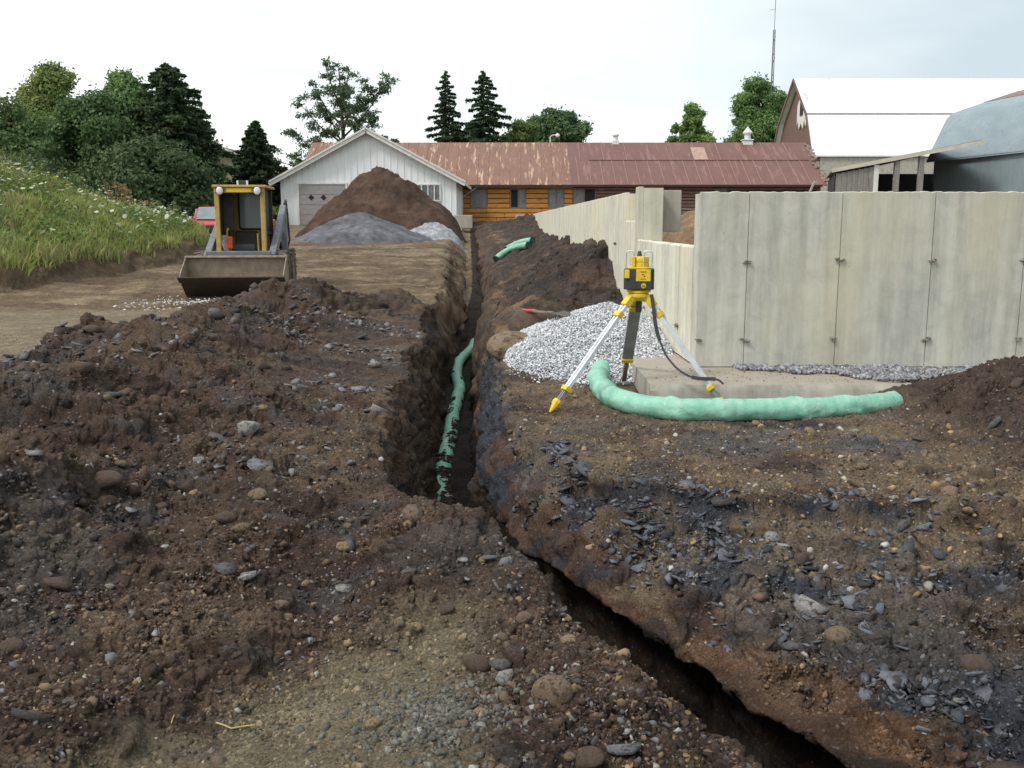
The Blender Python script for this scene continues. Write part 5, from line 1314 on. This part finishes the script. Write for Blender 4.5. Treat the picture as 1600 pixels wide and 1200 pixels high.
# ------------------------------------------------------------ open lean-to
m_greyw = M('grey_boards', (.26,.245,.23), (.18,.165,.155), 3, .85, stretch=(6, 6, .4), c3=(.36,.33,.30), s3=5)
m_fas = M('beige_fascia', (.58,.55,.46), (.48,.45,.37), 4, .8)
lt = empty('open_shed', (12, 36, 0), label='open sided lean-to shed with posts between the two barns', cat='shed')
a_ = Vector((-.25, 0, 1.90)); b_ = Vector((5.15, -.1, 2.93))
mb = MB(); vs = [(a_.x,0,a_.z),(b_.x,0,b_.z),(b_.x+.6,7,b_.z),(a_.x+2.0,7,a_.z)]; vs = [(x_,y_,z_+.06) for x_,y_,z_ in vs]+[(x_,y_,z_) for x_,y_,z_ in vs]
mb.add(vs, [(0,1,2,3),(7,6,5,4),(0,4,5,1),(1,5,6,2),(2,6,7,3),(3,7,4,0)]); mb.build('roof', m_greyw, lt)
mb = MB(); mb.bar((a_.x-.05,-.06,a_.z-.02),(b_.x+.05,-.06,b_.z-.02),.06,.14); mb.build('fascia', m_fas, lt)
for px_ in (1358, 1390, 1427):
    x_ = (px_-800)/1503*36-12; mb = MB(); mb.bb(x_-.09,x_+.09,.0,.18,-.2,a_.z+(b_.z-a_.z)*(x_-a_.x)/(b_.x-a_.x)-.12); mb.build('post', m_greyw if px_ != 1358 else m_wtrim, lt, bevel=.01)
mb = MB(); x_ = -.1
while x_ < 1.15: mb.bb(x_+.005, x_+.195, .0+random.uniform(0,.02), .05, -.2, 1.80+(x_)*.19); x_ += .2
mb.build('board_wall', m_greyw, lt)
mb = MB(); mb.bb(1.9,7.2,6.8,6.95,-.2,2.1); mb.bar((-.07,.1,.8),(1.85,6.8,.8),.1,2.0); mb.build('rear_wall', m_dark, lt)  # near-black walls, shade of the open interior put into the colour
mb = MB(); mb.bar((-.8,2.2,.2),(-.2,2.2,1.6),.08,.06); mb.bb(-1.0,-.15,2.3,2.4,.9,1.0); mb.bb(-1.0,-.15,2.3,2.4,.3,.4); mb.build('side_gate', m_wbd, lt)

# ------------------------------------------------------------ house behind the trees
m_house = M('tan_house_wall', (.26,.22,.15), (.20,.17,.12), 3, .8); m_hroof = M('brown_shingle', (.11,.09,.075), (.08,.065,.055), 6, .9)
hs = empty('house', (-19.5, 66, .3), label='tan house with a chimney half hidden behind the trees', cat='house')
mb = MB(); mb.prism([(-4,-1),(3.6,-1),(3.6,3.1),(-.2,4.6),(-4,3.1)], (0,8), lambda u, v, w: (u, w, v)); mb.build('wall', m_house, hs)
for s in (-1, 1):
    mb = MB(); mb.bar((-.2,-.4,4.75),(-.2+s*4.3,-.4,3.05),.9,.12) ; 
    vs = [(-.2,-.4,4.8),(-.2+s*4.3,-.4,3.1),(-.2+s*4.3,8.3,3.1),(-.2,8.3,4.8)]; vs += [(x_,y_,z_-.1) for x_,y_,z_ in vs]
    mb.v = []; mb.f = []; mb.add(vs, [(0,1,2,3),(7,6,5,4),(0,4,5,1),(1,5,6,2),(2,6,7,3),(3,7,4,0)]); rf = mb.build('roof', m_hroof, hs)
    mb = MB(); mb.bar((-.2,-.45,4.7),(-.2+s*4.3,-.45,3.0),.06,.2); mb.build('rake_board', m_wtrim, rf)
MB().bb(.9,1.5,2,2.6,3.5,5.35).build('chimney', m_house, hs)
window(hs, -2.2, -.8, .9, 2.2, -.02, 2); window(hs, .6, 1.6, .9, 2.2, -.02, 1); window(hs, 2.3, 3.2, .9, 2.2, -.02, 2)

# ------------------------------------------------------------ log heap
m_bark = M('grey_bark', (.17,.14,.115), (.09,.07,.06), 8, .95, bmp=.8, bscale=20, bdist=.03)
for i, (xx, yy, zz, r_, L_, rz, lb_) in enumerate([(-10.05,39.5,.0,.17,1.7,.1,'thick grey log lying on the ground beside the white shed'),(-9.75,39.1,-.02,.14,1.3,-.1,'thinner grey log in front of the thick one'),(-9.9,39.3,.27,.11,.9,.3,'short broken log lying on top of the other two')]):
    gz = H(xx, yy); mb = MB(); mb.tube([(-L_/2,0,0),(-L_/6,.02,.01),(L_/5,-.02,0),(L_/2,0,0)], [r_, r_*.95, r_*.9, r_*.85], 12)
    o = mb.build('log', m_bark, smooth=True); o.location = (xx, yy, gz+r_*.9+zz); o.rotation_euler = (0, 0, rz); tag(o, lb_, 'log')

# ------------------------------------------------------------ antenna mast
m_mast = M('grey_mast_steel', (.12,.13,.14), (.10,.10,.11), 5, .6)
am = empty('antenna_mast', P(1199, 300, 75)[:2]+(.2,), label='tall thin lattice antenna mast rising from the trees at right', cat='antenna')
mb = MB(); h1 = 14.0; 
for k in range(3): mb.bar((.12*math.cos(k*2.09), .12*math.sin(k*2.09), 0), (.07*math.cos(k*2.09), .07*math.sin(k*2.09), h1), .05, .05)
zz = 0
while zz < h1-.5:
    k = int(zz/.5); mb.bar((.12*math.cos(k*2.09), .12*math.sin(k*2.09), zz), (.11*math.cos((k+1)*2.09), .11*math.sin((k+1)*2.09), zz+.5), .025, .025); zz += .5
mb.build('lattice_tower', m_mast, am)
mb = MB(); mb.tube([(0,0,h1),(0,0,h1+2.8)], .022, 6); mb.bar((-.45,0,h1+1.4),(.05,0,h1+1.45),.02,.02); mb.build('aerial', m_mast, am)

# ------------------------------------------------------------ trees
m_leaf = attr_mat('foliage', rough=.6, var=0, bmp=0, trans=.35)
m_trunk = M('tree_bark', (.10,.075,.055), (.06,.045,.035), 6, .95, bmp=.8, bscale=15, bdist=.03)
def leaves(cent, nrm, size, cols, asp=1.7):
    n = len(cent); nrm = nrm/(np.linalg.norm(nrm, axis=1)[:, None]+1e-9)
    r = rng.normal(size=(n, 3)); a = np.cross(nrm, r); a /= np.linalg.norm(a, axis=1)[:, None]+1e-9; b = np.cross(nrm, a)
    s = size[:, None]
    V = np.stack([cent-a*s*asp/2, cent+b*s/2, cent+a*s*asp/2, cent-b*s/2], 1).reshape(-1, 3)
    F = np.arange(n*4).reshape(n, 4); return V, F, np.repeat(cols, 4, 0)
def limb(mb, p, q, r0, r1, bend=.1):
    p, q = Vector(p), Vector(q); L = (q-p).length; m = [p]
    for k in (1, 2, 3): m.append(p.lerp(q, k/4)+Vector((random.uniform(-1,1), random.uniform(-1,1), random.uniform(-.3,.6)))*L*bend)
    m.append(q); mb.tube(m, [r0+(r1-r0)*k/4 for k in range(5)], 7)
def broadleaf(loc_, h, w, base, n=16000, leaf=.15, c1=(.040,.085,.025), c2=(.085,.14,.040), name='deciduous_tree', shape=1.0, clumps=70, depth=None, ragged=.25, **k):
    n = int(n*2.1); leaf *= .68; t = empty(name, loc_); tag(t, **k); depth = depth or w*.9
    mb = MB(); mb.tube([(0,0,-.3),(.05,0,h*.25),(0,.05,h*.5),(.05,0,h*.8)], [h*.028, h*.022, h*.015, h*.005], 9)
    cc = []; rr = []
    for i in range(clumps):
        for _ in range(60):
            p = rng.uniform(-1, 1, 3)
            if np.dot(p, p) < 1 and np.dot(p, p) > rng.uniform(0, .55): break
        zc = (p[2]+1)/2; taper = (1-zc)**(.35*shape)*1.1 if shape > 0 else 1
        c = np.array([p[0]*w/2*.86*taper, p[1]*depth/2*.86*taper, base*h+(h-base*h)*(zc*.93)])
        cc.append(c*(1+rng.normal(0, .02))); rr.append(rng.uniform(.08, .20)*w*(1-.35*zc))
    cc = np.array(cc); rr = np.array(rr); od = cc-np.array([0,0,(base+1)/2*h]); cc = cc+od*rng.uniform(-.05, .09, clumps)[:, None]*np.array([1,1,.45])
    for i in range(0, clumps, 3): limb(mb, (0, 0, min(h*.72, max(h*.15, cc[i][2]*.55))), cc[i], h*.010, h*.002)
    mb.build('trunk', m_trunk, t, smooth=True)
    wt = rr**2; idx = rng.choice(clumps, n, p=wt/wt.sum())
    d = rng.normal(size=(n, 3)); d /= np.linalg.norm(d, axis=1)[:, None]; rad = rng.uniform(.45, 1.12, n)**.6
    cent = cc[idx] + d*(rr[idx]*rad)[:, None]*np.array([1, 1, .72])
    # ragged twigs
    m_ = rng.uniform(0, 1, n) < ragged; cent[m_] += d[m_]*rr[idx[m_]][:, None]*rng.uniform(0, .55, m_.sum())[:, None]
    tone = rng.uniform(0, 1, clumps)[idx]*.6 + rng.uniform(0, 1, n)*.4; c1 = np.array(c1)*np.array((2.4,2.0,1.6)); c2 = np.array(c2)*np.array((2.6,2.3,1.9))+np.array((.02,.015,.02)); d = d*rng.uniform(.75, 1.25, clumps)[idx][:, None]
    col = np.array(c1)*(1-tone[:, None]) + np.array(c2)*tone[:, None]
    V, F, Cc = leaves(cent, d+rng.normal(0, .7, (n, 3))+np.array([0,0,.35]), rng.uniform(.6, 1.3, n)*leaf, col)
    mesh_np('crown', V, F, m_leaf, t, col=Cc); return t
def spruce(loc_, h, w, n=14000, c1=(.018,.042,.028), c2=(.045,.085,.055), name='spruce_tree', base=.06, irr=.25, dens=1.0, leaf=.13, pw=1.0, **k):
    n = int(n*2); leaf *= .68; t = empty(name, loc_); tag(t, **k)
    mb = MB(); mb.tube([(0,0,-.3),(0,0,h*.5),(0,0,h*.99)], [h*.02, h*.012, .012], 8)
    cents = []; nr = []; nb = int(170*dens)
    for i in range(nb):
        zt = base+(1-base)*(i/nb)**.9; z_ = zt*h; L = w/2*(1-zt)**pw*rng.uniform(1-irr, 1+irr)+.10; a = i*2.39996+rng.normal(0, .2)
        dr = np.array([math.cos(a), math.sin(a), 0]); droop = -.18-.25*(1-zt)
        tip = np.array([0, 0, z_])+dr*L+np.array([0, 0, L*droop+.12*L])
        mb.tube([(0,0,z_), tuple((np.array([0,0,z_])+tip)/2+np.array([0,0,-.03*L])), tuple(tip)], [.03, .02, .008], 5)
        m_ = max(8, int(n*L/(nb*w/4)))
        s = rng.uniform(.05, 1.03, m_)**.8; side = rng.normal(0, .16, m_)*L*(1.15-s)
        perp = np.array([-dr[1], dr[0], 0]); p = np.array([0,0,z_])+s[:, None]*(tip-np.array([0,0,z_])) + side[:, None]*perp + np.stack([rng.normal(0,.02,m_)*L, rng.normal(0,.02,m_)*L, -np.abs(rng.normal(0, .07, m_))*L**.6 - .04*s], 1)
        cents.append(p); nr.append(rng.normal(0, .5, (m_, 3))+np.array([0,0,1.]))
    mb.build('trunk', m_trunk, t, smooth=True)
    c = np.concatenate(cents); nn = np.concatenate(nr); tone = rng.uniform(0, 1, len(c))
    col = np.array(c1)*np.array((2.5,1.9,1.4))*(1-tone[:, None])+np.array(c2)*np.array((2.3,1.9,1.45))*tone[:, None]
    V, F, Cc = leaves(c, nn, rng.uniform(.6, 1.3, len(c))*leaf, col, 2.4)
    mesh_np('crown', V, F, m_leaf, t, col=Cc); return t
def tp(u, Y, z=None):
    x_ = (u-800)/1500*Y; return (x_, Y, H(x_, Y) if z is None else z)
def top(v, Y): return (348-v)/1525*Y
# left belt
def tree_at(fn, u, v, Y, w, zb=None, **k):
    l_ = tp(u, Y, zb); return fn(l_, top(v, Y)-l_[2], w, **k)
tree_at(broadleaf, -42, 85, 44, 4.6, 0, base=.12, n=14000, label='dark tree cut off by the left edge of the photo', cat='tree', group='belt of trees behind the grass bank', c1=(.03,.055,.025), c2=(.08,.11,.045))
tree_at(broadleaf, 105, 92, 46, 5.0, 0, base=.05, n=30000, clumps=110, label='tallest tree of the belt with a brownish green tip', cat='tree', group='belt of trees behind the grass bank', c1=(.035,.075,.025), c2=(.11,.14,.045), ragged=.35, shape=1.2)
tree_at(broadleaf, 35, 125, 42, 5.4, 0, base=.0, n=20000, clumps=80, label='dense round tree left of the tallest tree in the belt', cat='tree', group='belt of trees behind the grass bank', c1=(.025,.06,.025), c2=(.06,.105,.04))
tree_at(broadleaf, 212, 108, 43, 4.4, 0, base=.02, n=30000, clumps=110, label='leafy tree right of the tallest one in the belt', cat='tree', group='belt of trees behind the grass bank', c1=(.03,.075,.032), c2=(.08,.145,.055), ragged=.35, shape=1.0)
tree_at(spruce, 283, 108, 42, 5.4, 0, n=26000, base=.0, dens=1.0, irr=.45, pw=.6, name='fir_tree', label='broad dark fir at the right end of the tree belt', cat='tree', group='belt of trees behind the grass bank', c1=(.022,.050,.034), c2=(.06,.10,.065), leaf=.15)
tree_at(broadleaf, 290, 130, 44, 4.4, 0, base=.0, n=22000, clumps=80, label='leafy undertree filling in behind the broad dark fir', cat='tree', group='belt of trees behind the grass bank', c1=(.025,.06,.03), c2=(.06,.11,.045))
tree_at(broadleaf, 158, 140, 40, 5.0, 0, base=.0, n=20000, clumps=80, label='low dark green tree between the two leafy trees', cat='tree', group='belt of trees behind the grass bank', c1=(.02,.05,.02), c2=(.05,.09,.035))
tree_at(broadleaf, 250, 215, 38, 6.2, -.4, base=.0, n=16000, clumps=60, name='bush', label='dark bushes at the foot of the tree belt', cat='bush', c1=(.018,.04,.018), c2=(.04,.07,.03))
tree_at(broadleaf, 60, 240, 38, 6.2, 0, base=.0, n=14000, clumps=60, name='bush', label='dark bushes below the dense round tree', cat='bush', c1=(.018,.04,.018), c2=(.045,.075,.03))
tree_at(spruce, 411, 192, 46, 4.3, -.3, n=16000, base=.0, dens=1.1, irr=.3, pw=.8, label='small dense spruce between the loader and the white shed', cat='tree', c1=(.018,.042,.028), c2=(.042,.078,.05))
tree_at(broadleaf, 450, 262, 55, 3.2, -.3, base=.0, n=9000, clumps=40, name='bush', label='dark bush behind the left corner of the white shed', cat='bush', c1=(.025,.05,.02), c2=(.07,.10,.035))
tree_at(broadleaf, 432, 318, 44, 2.2, -.4, base=.0, n=5000, clumps=20, name='bush', label='low green shrub beside the left wall of the white shed', cat='bush', c1=(.04,.07,.02), c2=(.11,.15,.04), leaf=.12)
tree_at(broadleaf, 355, 300, 50, 4.5, -.6, base=.0, n=9000, clumps=40, name='bush', label='dark bush in front of the tan house', cat='bush', c1=(.02,.045,.02), c2=(.05,.08,.03))
# spreading larch behind the shed
def larch(loc_, h, **k):
    t = empty('larch_tree', loc_); tag(t, **k); mb = MB(); mb.tube([(0,0,-.3),(.1,0,h*.3),(.15,0,h*.6),(.0,0,h*.98)], [.22,.17,.11,.03], 9)
    s = h/9.0; br = [(-3.6,.2,4.1,3.2),(-3.0,.6,5.4,3.0),(-2.4,-.5,7.0,4.6),(-1.7,.4,8.0,5.6),(-.7,-.3,8.9,6.6),(.5,.4,8.9,6.6),(1.7,-.4,8.1,5.6),(2.6,.3,7.9,4.9),(2.9,.3,8.2,6.0),(2.3,-.4,6.4,4.3),(1.6,.8,5.2,3.6),(-1.6,.8,5.0,3.4),(-3.9,-.2,3.6,3.0),(.8,-.9,7.2,5),(-.9,.9,6.6,4.6),(-1.2,-.9,4.2,3.0),(1.1,1,4.2,3.0),(0,1,8.0,6)]
    cents = []
    for x_, y_, z_, zb_ in br:
        a = Vector((.1, 0, zb_*s)); b = Vector((x_, y_*1.3, z_))*s; mid = a.lerp(b, .5)+Vector((0, 0, -.25*s)); mb.tube([a, mid, b], [.07, .045, .012], 6)
        for j in range(11):
            q = (a.lerp(mid, j/5) if j < 5 else mid.lerp(b, (j-5)/5)); d = Vector((random.uniform(-1,1), random.uniform(-1,1), random.uniform(-.5,.6)))*s*.75
            if j > 2:
                mb.tube([q, q+d*.5+Vector((0,0,.05)), q+d], [.02,.014,.006], 4)
                m_ = 130; tt = rng.uniform(.1, 1.05, m_); cents.append(np.array(q)+tt[:, None]*np.array(d)+rng.normal(0, .13*s, (m_, 3))*np.array([1,1,.7]))
    mb.build('trunk', m_trunk, t, smooth=True)
    c = np.concatenate(cents); tone = rng.uniform(0, 1, len(c))[:, None]
    V, F, Cc = leaves(c, rng.normal(size=(len(c), 3))+np.array([0,0,.5]), rng.uniform(.05, .11, len(c)), np.array((.08,.13,.07))*(1-tone)+np.array((.16,.22,.11))*tone, 2.0)
    mesh_np('crown', V, F, m_leaf, t, col=Cc)
larch(tp(540, 58, 0), top(112, 58), label='open spreading larch with bare limbs behind the white shed', cat='tree')
tree_at(broadleaf, 612, 203, 62, 2.2, 0, base=.4, n=5000, clumps=26, label='small scrubby tree just right of the white gable peak', cat='tree', c1=(.03,.06,.035), c2=(.06,.09,.05))
tree_at(spruce, 700, 118, 64, 4.6, 0, n=9000, base=.15, dens=.55, irr=.45, pw=.85, label='narrow spruce behind the barn, left of the pair', cat='tree', group='pair of spruces behind the log barn', leaf=.17)
tree_at(spruce, 757, 118, 64, 6.4, 0, n=15000, base=.1, dens=.6, irr=.45, pw=.8, label='wider spruce behind the barn, right of the pair', cat='tree', group='pair of spruces behind the log barn', leaf=.17)
tree_at(broadleaf, 862, 160, 70, 5.6, 0, base=.3, n=22000, clumps=100, leaf=.2, label='broad dark rounded tree behind the log barn roof', cat='tree', c1=(.022,.055,.028), c2=(.055,.10,.04), shape=.5, ragged=.15)
tree_at(broadleaf, 818, 180, 66, 3.6, 0, base=.3, n=14000, clumps=70, leaf=.18, label='lighter green tree between the spruces and the rounded tree', cat='tree', c1=(.035,.075,.028), c2=(.08,.125,.045), shape=.5)
tree_at(broadleaf, 735, 200, 68, 5, 0, base=.3, n=9000, clumps=50, leaf=.2, label='low dark growth behind the pair of spruces', cat='bush', name='bush', c1=(.02,.045,.025), c2=(.04,.08,.035))
tree_at(broadleaf, 1078, 156, 72, 3.6, 0, base=.2, n=20000, clumps=80, leaf=.18, label='rounded green tree left of the tall tree by the red gable', cat='tree', c1=(.04,.09,.03), c2=(.09,.16,.05), shape=.8)
tree_at(broadleaf, 1045, 195, 70, 2.4, 0, base=.2, n=8000, clumps=40, leaf=.18, label='small tree at the left foot of the rounded green tree', cat='tree', c1=(.03,.075,.03), c2=(.07,.13,.045), shape=.6)
tree_at(broadleaf, 1178, 115, 76, 6.2, 0, base=.15, n=34000, clumps=120, leaf=.19, label='tall dense tree against the rusty red gable', cat='tree', c1=(.028,.07,.025), c2=(.07,.13,.045), shape=.6, ragged=.3)
tree_at(broadleaf, 1292, 119, 82, 5.5, 0, base=.3, n=14000, clumps=70, leaf=.2, label='treetop showing over the left part of the white roof', cat='tree', c1=(.04,.08,.04), c2=(.08,.13,.06), shape=0)
tree_at(broadleaf, 1432, 124, 90, 4.5, 0, base=.5, n=8000, clumps=50, leaf=.2, label='faint treetop over the right part of the white roof', cat='tree', c1=(.05,.09,.05), c2=(.09,.13,.07), shape=0)
# far hedge closing the horizon
n = 60000; xx = rng.uniform(-220, 260, n); yy = 130+rng.normal(0, 3, n); zz = .3+rng.uniform(0, 1, n)**.8*(3.4+1.2*fbm(xx, yy*0, 14, 3, 500))
V, F, Cc = leaves(np.stack([xx, yy, zz], 1), rng.normal(size=(n, 3)), rng.uniform(.4, .9, n), np.array((.03,.06,.025))+rng.uniform(0, .04, (n, 1)), 1.5)
tag(mesh_np('far_woods', V, F, m_leaf, col=Cc), 'distant line of woods behind the farm', kind='stuff')

# ------------------------------------------------------------ grass and flowers on the bank
m_grass = attr_mat('grass_blades', rough=.7, var=0, bmp=0, trans=.3)
def grass():
    n = 210000
    x = rng.uniform(-24, -7, n); y = 12+rng.uniform(0, 1, n)**1.0*26
    k = (x > -.60*y-2); x, y = x[k], y[k]; z, I = terrain(x, y, False)
    k = I['d'] > (.28+.25*fbm(x, y, .8, 3, 600)); x, y, z = x[k], y[k], z[k]; n = len(x)
    patch = fbm(x, y, 1.6, 4, 601); h = rng.uniform(.10, .30, n)*(1+.9*np.clip(patch, -.6, 1)); a = rng.uniform(0, 2*PI, n); w = rng.uniform(.008, .02, n)*1.3
    lean = rng.normal(0, .35, (n, 2))*h[:, None]
    p = np.stack([x, y, z-.02], 1); side = np.stack([np.cos(a), np.sin(a), np.zeros(n)], 1)*w[:, None]
    mid = p+np.stack([lean[:, 0]*.35, lean[:, 1]*.35, h*.6], 1); tip = p+np.stack([lean[:, 0], lean[:, 1], h], 1)
    V = np.stack([p-side, p+side, mid+side*.8, tip, mid-side*.8], 1).reshape(-1, 3); F = np.arange(n*5).reshape(n, 5)
    t = np.clip(.5+.5*patch+rng.normal(0, .22, n), 0, 1)[:, None]; dry = (rng.uniform(0, 1, n) < .16+.15*(fbm(x, y, 2, 2, 602) > .2))[:, None]
    c = np.array((.20,.25,.06))*(1-t)+np.array((.44,.48,.17))*t; c = np.where(dry, np.array((.36,.32,.16)), c)
    tag(mesh_np('grass', V, F, m_grass, col=np.repeat(c, 5, 0)), 'rough green grass and weeds growing over the bank', kind='stuff')
    # broad leaved weeds
    n = 42000; x = rng.uniform(-22, -7.5, n); y = rng.uniform(13, 37, n); z, I = terrain(x, y, False)
    k = (I['d'] > .5) & (fbm(x, y, 1.3, 3, 603) > -.05) & (x > -.6*y-2); x, y, z = x[k], y[k], z[k]; n = len(x)
    zz = z+rng.uniform(.05, .34, n)*(1+fbm(x, y, 1.3, 3, 603)); t = rng.uniform(0, 1, (n, 1))
    V, F, Cc = leaves(np.stack([x, y, zz], 1), rng.normal(0, .6, (n, 3))+np.array([0,0,1]), rng.uniform(.03, .075, n), np.array((.06,.12,.03))*(1-t)+np.array((.16,.25,.06))*t)
    tag(mesh_np('weeds', V, F, m_grass, col=Cc), 'leafy weeds among the grass of the bank', kind='stuff')
    # white umbels on stalks
    n = 6000; x = rng.uniform(-20, -7.6, n); y = rng.uniform(14, 34, n); z, I = terrain(x, y, False)
    k = (I['d'] > .6) & (rng.uniform(0, 1, n) < np.clip(.45+1.3*fbm(x, y, 2.2, 3, 604), .03, 1)) & (x > -.6*y-1); x, y, z = x[k], y[k], z[k]; n = len(x)
    h = rng.uniform(.26, .58, n); VV = []; FF = []; CC = []; o = 0
    V = []
    for q in range(n):
        r = rng.uniform(.02, .06); tx, ty = rng.normal(0, .35, 2)
        c = np.array([x[q], y[q], z[q]+h[q]]); a = np.arange(7)/7*2*PI
        ring = c+np.stack([np.cos(a)*r, np.sin(a)*r, np.cos(a)*r*tx+np.sin(a)*r*ty], 1)
        VV.append(np.vstack([c+[0,0,r*.25], ring])); FF.append(np.array([[0, 1+i, 1+(i+1) % 7] for i in range(7)])+o); o += 8
        CC.append(np.tile(np.array([.66,.68,.52])*rng.uniform(.65, 1.05) if rng.uniform() < .9 else np.array([.55,.5,.1]), (8, 1)))
        s = .006; st = np.array([[x[q]-s, y[q], z[q]], [x[q]+s, y[q], z[q]], c]); VV.append(st); FF.append(np.array([[o, o+1, o+2]])); o += 3; CC.append(np.tile([.1,.17,.05], (3, 1)))
    tag(mesh_np('wildflowers', np.vstack(VV), np.vstack(FF), m_grass, col=np.vstack(CC)), 'white flower heads scattered over the grassy bank', kind='stuff')
grass()
def tall_weed(u, v, Y, h, lab, c=(.16,.22,.08)):
    p = P(u, v, Y); mb = MB(); g = H(p[0], p[1]); t = empty('tall_weed', (p[0], p[1], g)); tag(t, lab, 'weed', 'tall weeds along the top of the bank')
    cs_ = []
    for k in range(7):
        dx, dy = random.uniform(-.3,.3), random.uniform(-.3,.3); hh = h*random.uniform(.7, 1.1); mb.tube([(dx,dy,-.05),(dx*1.1,dy,hh*.5),(dx*1.4,dy,hh)], [.012,.009,.004], 5)
        m_ = 60; s = rng.uniform(.2, 1, m_); cs_.append(np.stack([dx*(1+.4*s)+rng.normal(0,.06,m_), dy+rng.normal(0,.06,m_), hh*s], 1))
    mb.build('stalks', m_straw, t); cc = np.concatenate(cs_)
    V, F, Cc = leaves(cc, rng.normal(size=(len(cc), 3)), rng.uniform(.03, .07, len(cc)), np.array(c)*rng.uniform(.6, 1.3, (len(cc), 1)), 2); mesh_np('leaves', V, F, m_grass, t, col=Cc)
for u, v, Y, h, lab in ((8,250,27,1.0,'tall pale weed clump at the left end of the bank top'),(40,262,27,.7,'weed clump right of the first on the bank top'),(110,280,27,.6,'weed clump below the tallest tree on the bank top'),(182,296,27.5,.8,'reddish dry weed clump in the middle of the bank top'),(205,300,28,.6,'weed clump right of the reddish one on the bank top'),(255,318,29,.7,'weed clump at the right end of the bank top')):
    tall_weed(u, v, Y, h, lab, (.26,.20,.10) if 'reddish' in lab else (.16,.22,.08))
print('objects', len(sc.objects))
